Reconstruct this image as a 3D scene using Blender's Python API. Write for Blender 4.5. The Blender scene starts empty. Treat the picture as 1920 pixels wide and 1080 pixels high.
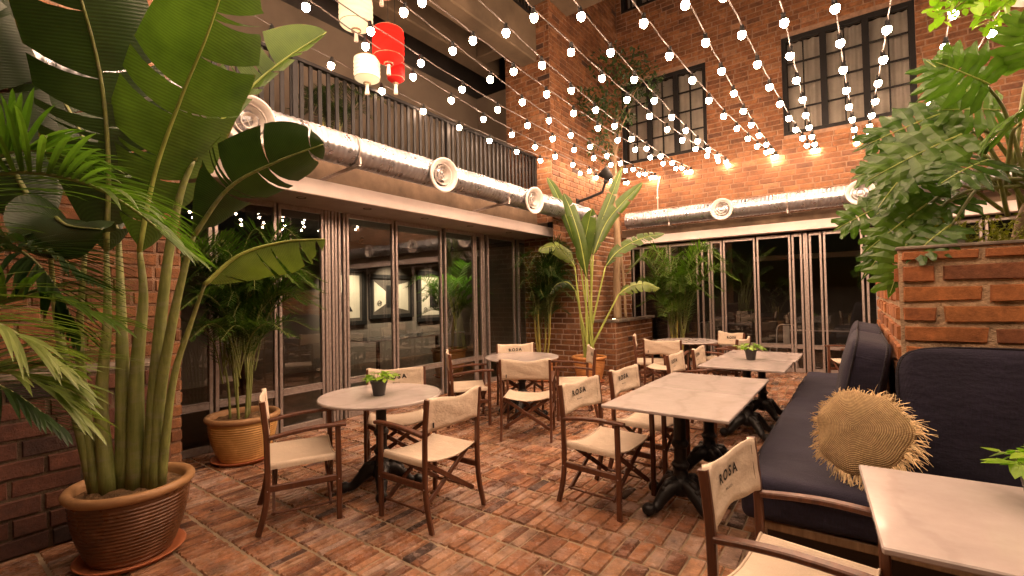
import bpy, math, random
from mathutils import Vector, Matrix, noise
PI = math.pi
V = Vector
rnd = random.Random(7)
scene = bpy.context.scene
col = scene.collection

# ------------------------------------------------------------------ camera, sky, exposure
def cam_axes(yaw, pitch, roll):
    r = V((math.cos(yaw), math.sin(yaw), 0)); f = V((-math.sin(yaw), math.cos(yaw), 0)); u = V((0, 0, 1))
    f2 = f*math.cos(pitch) + u*math.sin(pitch); u2 = u*math.cos(pitch) - f*math.sin(pitch)
    return r*math.cos(roll) + u2*math.sin(roll), u2*math.cos(roll) - r*math.sin(roll), f2
R_, U_, F_ = cam_axes(math.radians(36.5), math.radians(1.2), math.radians(-1.13))
cd = bpy.data.cameras.new('camera'); cam = bpy.data.objects.new('camera', cd); col.objects.link(cam)
cd.sensor_width = 36; cd.lens = 873.27*36/1920; cd.clip_start = 0.05; cd.clip_end = 300
cam.matrix_world = Matrix(((R_.x, U_.x, -F_.x, 0), (R_.y, U_.y, -F_.y, 0), (R_.z, U_.z, -F_.z, 1.5), (0, 0, 0, 1)))
scene.camera = cam
w = bpy.data.worlds.new('World'); scene.world = w; w.use_nodes = True
nt = w.node_tree; bg = nt.nodes['Background']
sky = nt.nodes.new('ShaderNodeTexSky'); sky.sky_type = 'NISHITA'; sky.sun_disc = False
sky.sun_elevation = math.radians(2); sky.sun_rotation = math.radians(140)
nt.links.new(sky.outputs[0], bg.inputs[0]); bg.inputs[1].default_value = 0.003
scene.view_settings.view_transform = 'Standard'; scene.view_settings.look = 'None'
scene.view_settings.exposure = 1.32; scene.view_settings.gamma = 1
scene.cycles.max_bounces = 8; scene.cycles.transparent_max_bounces = 16
scene.cycles.sample_clamp_indirect = 6.0
scene.cycles.use_denoising = True
scene.cycles.caustics_reflective = False; scene.cycles.caustics_refractive = False

# ------------------------------------------------------------------ materials
M = {}
def mat(name, colr=(.5, .5, .5), rough=.6, metal=0., spec=None):
    m = bpy.data.materials.new(name); m.use_nodes = True
    b = m.node_tree.nodes['Principled BSDF']
    b.inputs['Base Color'].default_value = (*colr, 1); b.inputs['Roughness'].default_value = rough
    b.inputs['Metallic'].default_value = metal
    if spec is not None: b.inputs['Specular IOR Level'].default_value = spec
    M[name] = m
    return m
def N(m, t, **kw):
    n = m.node_tree.nodes.new(t)
    for k, v in kw.items():
        if isinstance(v, (int, float, tuple)) and k[0] == '_': n.inputs[k[1:].replace('_', ' ')].default_value = v
        else: setattr(n, k, v)
    return n
def lk(m, a, b): m.node_tree.links.new(a, b)
def bsdf(m): return m.node_tree.nodes['Principled BSDF']
def coords(m, scale=(1, 1, 1), obj=True):
    t = N(m, 'ShaderNodeTexCoord'); mp = N(m, 'ShaderNodeMapping'); mp.inputs['Scale'].default_value = scale
    lk(m, t.outputs['Object'], mp.inputs['Vector']); return mp.outputs[0]
def bump(m, h, strength=.3, dist=.01):
    b = N(m, 'ShaderNodeBump'); b.inputs['Strength'].default_value = strength; b.inputs['Distance'].default_value = dist
    lk(m, h, b.inputs['Height']); lk(m, b.outputs[0], bsdf(m).inputs['Normal']); return b
def ramp(m, fac, stops):
    r = N(m, 'ShaderNodeValToRGB'); e = r.color_ramp.elements
    while len(e) < len(stops): e.new(.5)
    for i, (p, c) in enumerate(stops):
        e[i].position = p; e[i].color = (*c, 1) if len(c) == 3 else c
    lk(m, fac, r.inputs[0]); return r.outputs[0]
def noisetex(m, vec, scale, detail=6, rough=.6):
    n = N(m, 'ShaderNodeTexNoise'); n.inputs['Scale'].default_value = scale; n.inputs['Detail'].default_value = detail
    n.inputs['Roughness'].default_value = rough; lk(m, vec, n.inputs['Vector']); return n.outputs['Fac']
def mixc(m, fac, a, b, mode='MIX'):
    x = N(m, 'ShaderNodeMix', data_type='RGBA', blend_type=mode)
    if isinstance(fac, (int, float)): x.inputs[0].default_value = fac
    else: lk(m, fac, x.inputs[0])
    for s, i in ((a, 6), (b, 7)):
        if isinstance(s, tuple): x.inputs[i].default_value = (*s, 1)
        else: lk(m, s, x.inputs[i])
    return x.outputs[2]
def tint(m):
    a = N(m, 'ShaderNodeAttribute', attribute_name='tint'); s = N(m, 'ShaderNodeSeparateColor')
    lk(m, a.outputs['Color'], s.inputs[0]); return s.outputs
def vary(name, c, rough=.6, metal=0, sc=8, amt=.35, bs=.2, bd=.004, bsc=60, spec=None):
    m = mat(name, c, rough, metal, spec); co = coords(m)
    dark = tuple(x*(1-amt) for x in c); light = tuple(min(1, x*(1+amt*.6)) for x in c)
    lk(m, ramp(m, noisetex(m, co, sc), [(.3, dark), (.7, light)]), bsdf(m).inputs['Base Color'])
    bump(m, noisetex(m, co, bsc, 4), bs, bd)
    return m

def brick_mat(name, stops, rough=.82, stain=.25, efflo=0.0, bs=.7):
    m = mat(name, rough=rough); co = coords(m); t = tint(m)
    c = ramp(m, t[0], stops)
    n1 = noisetex(m, co, 5, 8, .7)
    c = mixc(m, 1.0, c, ramp(m, n1, [(.25, (1-stain*1.6,)*3), (.75, (1+stain*.4,)*3)]), 'MULTIPLY')
    n2 = noisetex(m, co, 26, 6, .75)
    c = mixc(m, 1.0, c, ramp(m, n2, [(.3, (.62, .6, .6)), (.62, (1.12, 1.1, 1.08))]), 'MULTIPLY')
    if efflo:
        n3 = noisetex(m, co, 2.3, 7, .75)
        f = ramp(m, n3, [(.50, (0, 0, 0)), (.68, (efflo,)*3)])
        c = mixc(m, f, c, (.62, .46, .38))
    lk(m, c, bsdf(m).inputs['Base Color'])
    bump(m, noisetex(m, co, 34, 9, .8), bs, .02)
    return m
BS = [(0, (.085, .042, .028)), (.14, (.18, .075, .035)), (.5, (.285, .115, .043)), (.82, (.35, .155, .060)), (1, (.40, .20, .10))]
brick_mat('brick', BS, stain=.45)
brick_mat('planter_brick', [(0, (.12, .08, .055)), (.2, (.28, .11, .05)), (.4, (.46, .16, .05)), (.8, (.60, .23, .065)), (1, (.58, .33, .17))], stain=.35, bs=1.0)
vary('dark_mortar', (.13, .09, .06), .95, sc=10, amt=.5, bs=1., bd=.01, bsc=80)
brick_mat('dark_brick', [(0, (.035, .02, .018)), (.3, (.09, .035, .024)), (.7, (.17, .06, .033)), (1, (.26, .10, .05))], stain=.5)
m = brick_mat('floor_brick', [(0, (.11, .06, .045)), (.12, (.25, .10, .055)), (.5, (.53, .245, .12)), (.8, (.62, .36, .215)), (1, (.62, .42, .32))], stain=.55, efflo=.8, bs=.8)
co = coords(m); lk(m, ramp(m, noisetex(m, co, 4, 5), [(.35, (.12,)*3), (.65, (.36,)*3)]), bsdf(m).inputs['Roughness'])
vary('mortar', (.30, .185, .12), .95, sc=14, bs=1.0, bd=.012, bsc=90)
vary('light_mortar', (.52, .40, .32), .95, sc=9, amt=.35, bs=1., bd=.01, bsc=70)
vary('planter_mortar', (.56, .40, .25), .95, sc=10, amt=.5, bs=1.0, bd=.02, bsc=70)
vary('floor_mortar', (.30, .225, .14), .9, sc=6, amt=.5, bs=.8, bd=.008, bsc=60)
vary('concrete', (.15, .11, .07), .85, sc=1.6, amt=.35, bs=.3, bd=.006, bsc=20)
vary('beam_concrete', (.18, .12, .075), .85, sc=3, amt=.5, bs=.3, bd=.006, bsc=30)
vary('coping', (.20, .165, .13), .85, sc=7, amt=.45, bs=.6, bd=.01, bsc=40)
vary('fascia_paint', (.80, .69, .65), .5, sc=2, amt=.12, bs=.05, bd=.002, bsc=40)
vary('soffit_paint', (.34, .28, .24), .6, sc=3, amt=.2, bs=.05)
m = vary('aluminium', (.40, .335, .305), .36, .5, sc=30, amt=.25, bs=.15, bd=.001, bsc=200)
vary('dark_steel', (.013, .012, .012), .6, 0, sc=10, amt=.3, bs=.15, spec=.25)
vary('balcony_wall', (.16, .125, .09), .8, sc=1.2, amt=.25, bs=.1)
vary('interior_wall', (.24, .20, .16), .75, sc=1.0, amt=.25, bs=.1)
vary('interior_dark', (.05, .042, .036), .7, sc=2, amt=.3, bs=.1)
vary('interior_floor', (.16, .10, .06), .4, sc=3, amt=.4, bs=.1)
# glass: clear sheet with mirror reflection by fresnel
m = mat('glass'); n = m.node_tree.nodes; out = n['Material Output']
tr = N(m, 'ShaderNodeBsdfTransparent'); tr.inputs[0].default_value = (.80, .80, .78, 1)
gl = N(m, 'ShaderNodeBsdfGlossy'); gl.inputs['Roughness'].default_value = .012; gl.inputs[0].default_value = (1, 1, 1, 1)
fr = N(m, 'ShaderNodeFresnel'); fr.inputs[0].default_value = 1.62
ma = N(m, 'ShaderNodeMath', operation='MULTIPLY'); ma.inputs[1].default_value = 1.9; ma.use_clamp = True
mx = N(m, 'ShaderNodeMixShader'); lk(m, fr.outputs[0], ma.inputs[0]); lk(m, ma.outputs[0], mx.inputs[0])
lk(m, tr.outputs[0], mx.inputs[1]); lk(m, gl.outputs[0], mx.inputs[2]); lk(m, mx.outputs[0], out.inputs[0])
# foil duct
m = mat('foil', (.42, .425, .46), .30, .9); co = coords(m)
lk(m, ramp(m, noisetex(m, co, 9, 3), [(.3, (.22,)*3), (.7, (.42,)*3)]), bsdf(m).inputs['Roughness'])
bump(m, noisetex(m, co, 14, 2), .14, .02)
vary('white_metal', (.72, .66, .62), .4, .0, sc=5, amt=.1, bs=.03)
# wood
def wood(name, a, b, rough=.42, sc=3):
    m = mat(name, a, rough); co = coords(m, (14, 14, 2.0)); n1 = noisetex(m, co, sc, 6, .65)
    lk(m, ramp(m, n1, [(.3, a), (.7, b)]), bsdf(m).inputs['Base Color']); bump(m, n1, .25, .002); return m
wood('chair_wood', (.055, .019, .010), (.145, .052, .024))
wood('bench_wood', (.14, .085, .045), (.26, .17, .09), .55)
wood('bark', (.16, .10, .055), (.34, .24, .14), .85, 2)
# fabrics
def weave(name, c, rough=.9, sc=240, amt=.15, big=.2, bs=.5, bd=.002):
    m = mat(name, c, rough); co = coords(m)
    wv = []
    for d in ('X', 'Y', 'Z'):
        x = N(m, 'ShaderNodeTexWave', bands_direction=d); x.inputs['Scale'].default_value = sc/6.0; x.inputs['Distortion'].default_value = 2.5; x.inputs['Detail'].default_value = 2
        lk(m, co, x.inputs['Vector']); wv.append(x.outputs['Fac'])
    a = N(m, 'ShaderNodeMath', operation='ADD'); lk(m, wv[0], a.inputs[0]); lk(m, wv[1], a.inputs[1])
    b = N(m, 'ShaderNodeMath', operation='ADD'); lk(m, a.outputs[0], b.inputs[0]); lk(m, wv[2], b.inputs[1])
    n1 = noisetex(m, co, 3, 6); 
    cc = ramp(m, n1, [(.3, tuple(x*(1-big) for x in c)), (.7, tuple(x*(1+big*.5) for x in c))])
    n2 = noisetex(m, coords(m, (90, 90, 12)), 2, 4, .7)
    cc = mixc(m, 1., cc, ramp(m, n2, [(.3, (1-amt*2,)*3), (.7, (1+amt,)*3)]), 'MULTIPLY')
    lk(m, cc, bsdf(m).inputs['Base Color']); b1 = bump(m, b.outputs[0], bs, bd)
    b2 = N(m, 'ShaderNodeBump'); b2.inputs['Strength'].default_value = .45; b2.inputs['Distance'].default_value = .02
    lk(m, noisetex(m, coords(m, (1.4, 1, 2.2)), 9, 3, .5), b2.inputs['Height']); lk(m, b1.outputs[0], b2.inputs['Normal']); lk(m, b2.outputs[0], bsdf(m).inputs['Normal'])
    return m
weave('canvas', (.70, .58, .45), .9, 420, .05, .12, .3, .0012)
weave('navy_fabric', (.0145, .012, .030), .92, 420, .22, .30, .35, .0015)
weave('piping_fabric', (.010, .008, .014), .95, 200, .1, .1)
vary('print_ink', (.012, .01, .01), .8, sc=40, amt=.2, bs=.05)
# marble
m = mat('marble', (.7, .62, .58), .16); co = coords(m)
wv = N(m, 'ShaderNodeTexWave'); wv.inputs['Scale'].default_value = .9; wv.inputs['Distortion'].default_value = 9; wv.inputs['Detail'].default_value = 5; wv.inputs['Detail Scale'].default_value = 1.6
lk(m, co, wv.inputs['Vector'])
c = ramp(m, wv.outputs['Fac'], [(0, (.43, .38, .365)), (.08, (.47, .42, .405)), (.5, (.49, .435, .42))])
c = mixc(m, 1., c, ramp(m, noisetex(m, co, 5, 8, .7), [(.3, (.86, .84, .82)), (.7, (1.03, 1.02, 1.01))]), 'MULTIPLY')
lk(m, c, bsdf(m).inputs['Base Color'])
lk(m, ramp(m, noisetex(m, co, 12, 5), [(.35, (.10,)*3), (.7, (.24,)*3)]), bsdf(m).inputs['Roughness'])
vary('cast_iron', (.016, .015, .015), .42, .4, sc=20, amt=.4, bs=.5, bd=.003, bsc=50)
# pots
def pot_mat(name, a, b, rough=.42):
    m = mat(name, a, rough); co = coords(m)
    cc = mixc(m, ramp(m, noisetex(m, co, 9, 7, .7), [(.52, (0, 0, 0)), (.75, (.45,)*3)]), ramp(m, noisetex(m, co, 4, 6), [(.3, a), (.7, b)]), tuple(min(1, x*1.5+.06) for x in b)); lk(m, cc, bsdf(m).inputs['Base Color']); lk(m, ramp(m, noisetex(m, co, 7, 5), [(.35, (rough*.8,)*3), (.7, (min(1, rough*2.0),)*3)]), bsdf(m).inputs['Roughness']); bump(m, noisetex(m, co, 60, 4), .2, .003); return m
pot_mat('pot_brown', (.085, .034, .016), (.18, .075, .030), .26)
pot_mat('pot_tan', (.40, .21, .055), (.54, .31, .10), .4)
pot_mat('pot_orange', (.42, .17, .05), (.56, .26, .08), .4)
pot_mat('pot_rim', (.30, .16, .07), (.42, .24, .11), .4)
pot_mat('saucer', (.42, .13, .05), (.5, .17, .07), .5)
vary('soil', (.20, .115, .05), .95, sc=18, amt=.7, bs=1., bd=.02, bsc=50)
vary('grey_plastic', (.045, .042, .045), .5, sc=6, amt=.15, bs=.05)
vary('wire_rubber', (.10, .08, .07), .35, sc=6, amt=.15, bs=.05)
vary('seam', (.40, .30, .21), .9, sc=40, amt=.2, bs=.05)
vary('black_plastic', (.01, .01, .01), .45, sc=6, amt=.15, bs=.05)
vary('stone', (.30, .27, .23), .85, sc=4, amt=.3, bs=.5)
# leaves
def leaf_mat(name, lo, hi, vein=60., rough=.38, transl=.3, bs=.25):
    m = mat(name, hi, rough); t = tint(m); co = coords(m)
    c = ramp(m, t[0], [(0, lo), (1, hi)])
    c = mixc(m, 1., c, ramp(m, noisetex(m, co, 6, 5), [(.3, (.7, .72, .6)), (.7, (1.15, 1.12, 1.0))]), 'MULTIPLY')
    if vein:
        s = N(m, 'ShaderNodeMath', operation='MULTIPLY'); s.inputs[1].default_value = vein; lk(m, t[1], s.inputs[0])
        s2 = N(m, 'ShaderNodeMath', operation='SINE'); lk(m, s.outputs[0], s2.inputs[0])
        s3 = N(m, 'ShaderNodeMath', operation='MULTIPLY_ADD'); s3.inputs[1].default_value = .5; s3.inputs[2].default_value = .5; lk(m, s2.outputs[0], s3.inputs[0])
        c = mixc(m, 1., c, ramp(m, s3.outputs[0], [(0, (.80, .80, .74)), (1, (1.10, 1.12, 1.04))]), 'MULTIPLY')
        bump(m, s3.outputs[0], bs, .004)
        ed = N(m, 'ShaderNodeMath', operation='MULTIPLY_ADD'); ed.inputs[1].default_value = .26; lk(m, noisetex(m, co, 16, 5), ed.inputs[0]); vv = N(m, 'ShaderNodeMath', operation='MULTIPLY'); vv.inputs[1].default_value = .80; lk(m, t[2], vv.inputs[0]); lk(m, vv.outputs[0], ed.inputs[2])
        c = mixc(m, ramp(m, ed.outputs[0], [(.93, (0, 0, 0)), (.965, (.8,)*3)]), c, (.22, .15, .06))
        c = mixc(m, 1., c, ramp(m, noisetex(m, co, 2.2, 4), [(.3, (.62, .66, .6)), (.7, (1.25, 1.2, 1.1))]), 'MULTIPLY')
    b = bsdf(m); lk(m, c, b.inputs['Base Color'])
    tl = N(m, 'ShaderNodeBsdfTranslucent'); lk(m, mixc(m, 1., c, (1.1, 1.5, .5), 'MULTIPLY'), tl.inputs[0])
    mx = N(m, 'ShaderNodeMixShader'); mx.inputs[0].default_value = transl
    out = m.node_tree.nodes['Material Output']
    lk(m, b.outputs[0], mx.inputs[1]); lk(m, tl.outputs[0], mx.inputs[2]); lk(m, mx.outputs[0], out.inputs[0])
    return m
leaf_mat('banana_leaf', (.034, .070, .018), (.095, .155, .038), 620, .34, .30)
leaf_mat('banana_leaf_dark', (.014, .032, .010), (.030, .060, .016), 620, transl=.15)  # darker copy of the banana leaf, shade of shadowed leaves put into its colour
leaf_mat('pale_leaf', (.12, .18, .05), (.22, .29, .09), 500)
leaf_mat('palm_leaf', (.028, .075, .012), (.13, .22, .04), 0, .36, .38)
leaf_mat('palm_leaf_dark', (.012, .035, .008), (.04, .09, .016), 0, .42, .25)
leaf_mat('palm_leaf_pale', (.10, .16, .04), (.24, .30, .10), 0, .4, .3)
leaf_mat('philo_leaf', (.030, .075, .012), (.095, .185, .028), 0, .26, .28)
leaf_mat('pothos_leaf', (.16, .32, .025), (.34, .52, .05), 0, .35, .4)
leaf_mat('fern_leaf', (.14, .17, .02), (.34, .31, .04), 0, .6, .3)
m = leaf_mat('stalk', (.13, .17, .055), (.30, .34, .12), 0, .42, .04)
b_ = bsdf(m); src = b_.inputs['Base Color'].links[0].from_socket
n1 = noisetex(m, coords(m, (26, 26, 1.6)), 2.2, 6, .7); n2 = noisetex(m, coords(m, (3, 3, 9)), 2, 5, .7)
c = mixc(m, 1., src, ramp(m, n1, [(.3, (.55, .6, .5)), (.7, (1.35, 1.25, 1.3))]), 'MULTIPLY')
c = mixc(m, ramp(m, n2, [(.50, (0, 0, 0)), (.72, (.6,)*3)]), c, (.26, .24, .17))
lk(m, c, b_.inputs['Base Color']); bump(m, n1, .35, .006)
leaf_mat('midrib', (.34, .42, .10), (.48, .55, .17), 0, .4, .1)
leaf_mat('cane', (.24, .22, .05), (.42, .34, .10), 0, .5, .05)
# raffia
m = mat('raffia', (.5, .36, .18), .85); t = tint(m); co = coords(m)
s = N(m, 'ShaderNodeMath', operation='MULTIPLY'); s.inputs[1].default_value = 26*2*PI; lk(m, t[1], s.inputs[0])
s2 = N(m, 'ShaderNodeMath', operation='SINE'); lk(m, s.outputs[0], s2.inputs[0])
s4 = N(m, 'ShaderNodeMath', operation='MULTIPLY'); s4.inputs[1].default_value = 150*2*PI; lk(m, t[2], s4.inputs[0])
s5 = N(m, 'ShaderNodeMath', operation='SINE'); lk(m, s4.outputs[0], s5.inputs[0])
s6 = N(m, 'ShaderNodeMath', operation='MULTIPLY_ADD'); s6.inputs[1].default_value = .35; lk(m, s5.outputs[0], s6.inputs[0]); lk(m, s2.outputs[0], s6.inputs[2])
c = ramp(m, s6.outputs[0], [(0, (.42, .27, .11)), (.6, (.72, .52, .26)), (1, (.82, .63, .36))])
c = mixc(m, 1., c, ramp(m, noisetex(m, co, 60, 4), [(.3, (.75, .72, .7)), (.7, (1.1, 1.1, 1.1))]), 'MULTIPLY')
lk(m, c, bsdf(m).inputs['Base Color']); bump(m, s6.outputs[0], .9, .006)
vary('raffia_strand', (.78, .58, .31), .8, sc=30, amt=.35, bs=.1)
# curtains and art
vary('curtain', (.75, .68, .60), .9, sc=3, amt=.2, bs=.1)
vary('art_paper', (.74, .67, .52), .7, sc=2, amt=.1, bs=.02)
vary('art_black', (.02, .018, .016), .6, sc=2, amt=.3, bs=.05)
vary('art_grey', (.12, .10, .08), .6, sc=2, amt=.3, bs=.05)
def emit(name, c, s, sample='AUTO', base=(.8, .8, .8)):
    m = mat(name, base, .5); b = bsdf(m); b.inputs['Emission Color'].default_value = (*c, 1); b.inputs['Emission Strength'].default_value = s; b.inputs['Specular IOR Level'].default_value = .05; b.inputs['Roughness'].default_value = .9
    m.cycles.emission_sampling = sample; return m
BULB = 78.0
emit('bulb_glow', (1.0, .65, .43), BULB)
emit('lantern_cream', (1., .76, .42), .36, base=(.5, .44, .3))
emit('lantern_red', (1., .012, .006), .7, base=(.5, .006, .004))
emit('lantern_pink', (1., .35, .22), .45, base=(.6, .2, .12))
emit('lantern_dim', (1., .03, .015), .10, base=(.3, .01, .01))
emit('small_lamp', (1., .75, .45), 20)

# ------------------------------------------------------------------ mesh builder
class MB:
    def __init__(s): s.v = []; s.f = []; s.m = []; s.t = []; s.tc = (.5, 0, 0)
    def vert(s, p, t=None): s.v.append(tuple(p)); s.t.append(t or s.tc); return len(s.v)-1
    def face(s, idx, mi=0): s.f.append(tuple(idx)); s.m.append(mi)
    def quad(s, a, b, c, d, mi=0, t=None): s.face([s.vert(p, t) for p in (a, b, c, d)], mi)
    def box(s, c, size, mi=0, rot=None, bev=0.):
        hx, hy, hz = (x/2 for x in size); c = V(c)
        if bev <= 0:
            P = [V((x*hx, y*hy, z*hz)) for x in (-1, 1) for y in (-1, 1) for z in (-1, 1)]
            if rot: P = [rot @ p for p in P]
            i = [s.vert(p+c) for p in P]
            for f in ((0, 1, 3, 2), (4, 6, 7, 5), (0, 4, 5, 1), (2, 3, 7, 6), (0, 2, 6, 4), (1, 5, 7, 3)): s.face([i[k] for k in f], mi)
            return
        b = min(bev, hx*.9, hy*.9, hz*.9); idx = {}
        for x in (-1, 1):
            for y in (-1, 1):
                for z in (-1, 1):
                    for a in range(3):
                        h = [hx-b, hy-b, hz-b]; h[a] += b
                        p = V((x*h[0], y*h[1], z*h[2]))
                        if rot: p = rot @ p
                        idx[(x, y, z, a)] = s.vert(p+c)
        def q(l, flip):
            s.face(l[::-1] if flip else l, mi)
        for a in range(3):
            o = [k for k in range(3) if k != a]
            for sg in (-1, 1):
                def key(u, w_, ax):
                    k = [0, 0, 0]; k[a] = sg; k[o[0]] = u; k[o[1]] = w_; return (*k, ax)
                l = [idx[key(-1, -1, a)], idx[key(1, -1, a)], idx[key(1, 1, a)], idx[key(-1, 1, a)]]
                q(l, (sg < 0) != (a == 1))
        for a in range(3):   # edges along axis a
            o = [k for k in range(3) if k != a]
            for u in (-1, 1):
                for w_ in (-1, 1):
                    def key(av, ax):
                        k = [0, 0, 0]; k[a] = av; k[o[0]] = u; k[o[1]] = w_; return (*k, ax)
                    l = [idx[key(-1, o[0])], idx[key(1, o[0])], idx[key(1, o[1])], idx[key(-1, o[1])]]
                    q(l, (u*w_ < 0) != (a == 1))
        for x in (-1, 1):
            for y in (-1, 1):
                for z in (-1, 1):
                    q([idx[(x, y, z, 0)], idx[(x, y, z, 1)], idx[(x, y, z, 2)]], x*y*z < 0)
    def bar(s, a, b, wx, wy, mi=0, up=(0, 0, 1), bev=.003, wx2=None, wy2=None):
        s.ribbon([a, b], wx, wy, mi, up, wx2, wy2)
    def ribbon(s, pts, wx, wy, mi=0, up=(0, 0, 1), wx2=None, wy2=None, ch=.22):
        # rectangular section (chamfered) swept along pts; wx across, wy along 'up'
        pts = [V(p) for p in pts]; n = len(pts); up = V(up); rings = []
        for i, p in enumerate(pts):
            t = (pts[min(i+1, n-1)]-pts[max(i-1, 0)]).normalized()
            sx = t.cross(up)
            if sx.length < 1e-4: sx = t.cross(V((0, 1, 0)))
            sx.normalize(); sy = sx.cross(t).normalized(); k = i/(n-1)
            a = (wx + ((wx2 if wx2 is not None else wx)-wx)*k)/2; b = (wy + ((wy2 if wy2 is not None else wy)-wy)*k)/2
            c = min(a, b)*ch*2
            sec = [(a-c, b), (a, b-c), (a, -b+c), (a-c, -b), (-a+c, -b), (-a, -b+c), (-a, b-c), (-a+c, b)]
            rings.append([s.vert(p+sx*x+sy*y) for x, y in sec])
        for i in range(n-1):
            for j in range(8):
                k = (j+1) % 8; s.face([rings[i][j], rings[i+1][j], rings[i+1][k], rings[i][k]], mi)
        s.face(rings[0], mi); s.face(rings[-1][::-1], mi)
    def tube(s, pts, r, n=8, mi=0, cap=True, tr=None):
        pts = [V(p) for p in pts]; rs = r if isinstance(r, (list, tuple)) else [r]*len(pts)
        up = V((0, 0, 1)); prev = None; rings = []
        for i, p in enumerate(pts):
            t = (pts[min(i+1, len(pts)-1)]-pts[max(i-1, 0)]).normalized()
            if prev is None:
                a = t.cross(up) if abs(t.z) < .9 else t.cross(V((1, 0, 0)))
            else: a = prev - t*prev.dot(t)
            a.normalize(); b = t.cross(a); prev = a
            rings.append([s.vert(p+(a*math.cos(2*PI*k/n)+b*math.sin(2*PI*k/n))*rs[i], tr) for k in range(n)])
        for i in range(len(rings)-1):
            for k in range(n):
                q = (k+1) % n; s.face([rings[i][k], rings[i][q], rings[i+1][q], rings[i+1][k]], mi)
        if cap: s.face(rings[0][::-1], mi); s.face(rings[-1], mi)
    def lathe(s, prof, n=24, c=(0, 0, 0), mi=0, axis=None, cap=False):
        c = V(c); rings = []
        rot = axis.to_track_quat('Z', 'Y').to_matrix() if axis else None
        for r, z in prof:
            ring = []
            for k in range(n):
                p = V((r*math.cos(2*PI*k/n), r*math.sin(2*PI*k/n), z))
                if rot: p = rot @ p
                ring.append(s.vert(p+c))
            rings.append(ring)
        for i in range(len(rings)-1):
            for k in range(n):
                q = (k+1) % n; s.face([rings[i][k], rings[i][q], rings[i+1][q], rings[i+1][k]], mi)
        if cap: s.face(rings[0][::-1], mi); s.face(rings[-1], mi)
    def ball(s, c, r, n=10, mi=0, sz=(1, 1, 1)):
        c = V(c); rings = []
        h = n//2+1
        for i in range(h+1):
            a = PI*i/h; ring = []
            for k in range(n): ring.append(s.vert(c+V((math.sin(a)*math.cos(2*PI*k/n)*r*sz[0], math.sin(a)*math.sin(2*PI*k/n)*r*sz[1], math.cos(a)*r*sz[2]))))
            rings.append(ring)
        for i in range(h):
            for k in range(n):
                q = (k+1) % n; s.face([rings[i][k], rings[i+1][k], rings[i+1][q], rings[i][q]], mi)
    def obj(s, name, mats, parent=None, smooth=False, loc=None):
        me = bpy.data.meshes.new(name); me.from_pydata(s.v, [], s.f)
        for x in (mats if isinstance(mats, (list, tuple)) else [mats]): me.materials.append(M[x])
        me.polygons.foreach_set('material_index', s.m)
        if smooth: me.polygons.foreach_set('use_smooth', [True]*len(s.f))
        a = me.color_attributes.new('tint', 'FLOAT_COLOR', 'POINT')
        fl = []
        for t in s.t: fl.extend((t[0], t[1], t[2], 1.))
        a.data.foreach_set('color', fl)
        me.update()
        o = bpy.data.objects.new(name, me); col.objects.link(o)
        if parent: o.parent = parent
        if loc: o.location = loc
        return o
def auto_smooth(o, ang=40):
    me = o.data; me.polygons.foreach_set('use_smooth', [True]*len(me.polygons))
    me.set_sharp_from_angle(angle=math.radians(ang))
def tag(o, label=None, cat=None, group=None, kind=None):
    if label: o['label'] = label
    if cat: o['category'] = cat
    if group: o['group'] = group
    if kind: o['kind'] = kind
    return o
def thing(name, label, cat, loc=(0, 0, 0), rz=0., group=None):
    o = bpy.data.objects.new(name, None); col.objects.link(o); o.location = loc; o.rotation_euler = (0, 0, rz); o.empty_display_size = .1
    return tag(o, label, cat, group)
def copy_tree(o, loc=None, rz=None, label=None, group=None, parent=None):
    c = o.copy(); col.objects.link(c)
    if parent: c.parent = parent
    if loc is not None: c.location = loc
    if rz is not None: c.rotation_euler = (0, 0, rz)
    if label: c['label'] = label
    if group: c['group'] = group
    for ch in list(o.children): copy_tree(ch, parent=c)
    return c
def spline(pts, n):
    P = [V(p) for p in pts]; P = [P[0]*2-P[1]]+P+[P[-1]*2-P[-2]]; m = len(P)-3; out = []
    for i in range(n+1):
        u = i/n*m; k = min(int(u), m-1); t = u-k; a, b, c, d = P[k:k+4]
        out.append(.5*((2*b)+(c-a)*t+(2*a-5*b+4*c-d)*t*t+(3*b-a-3*c+d)*t*t*t))
    return out

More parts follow.
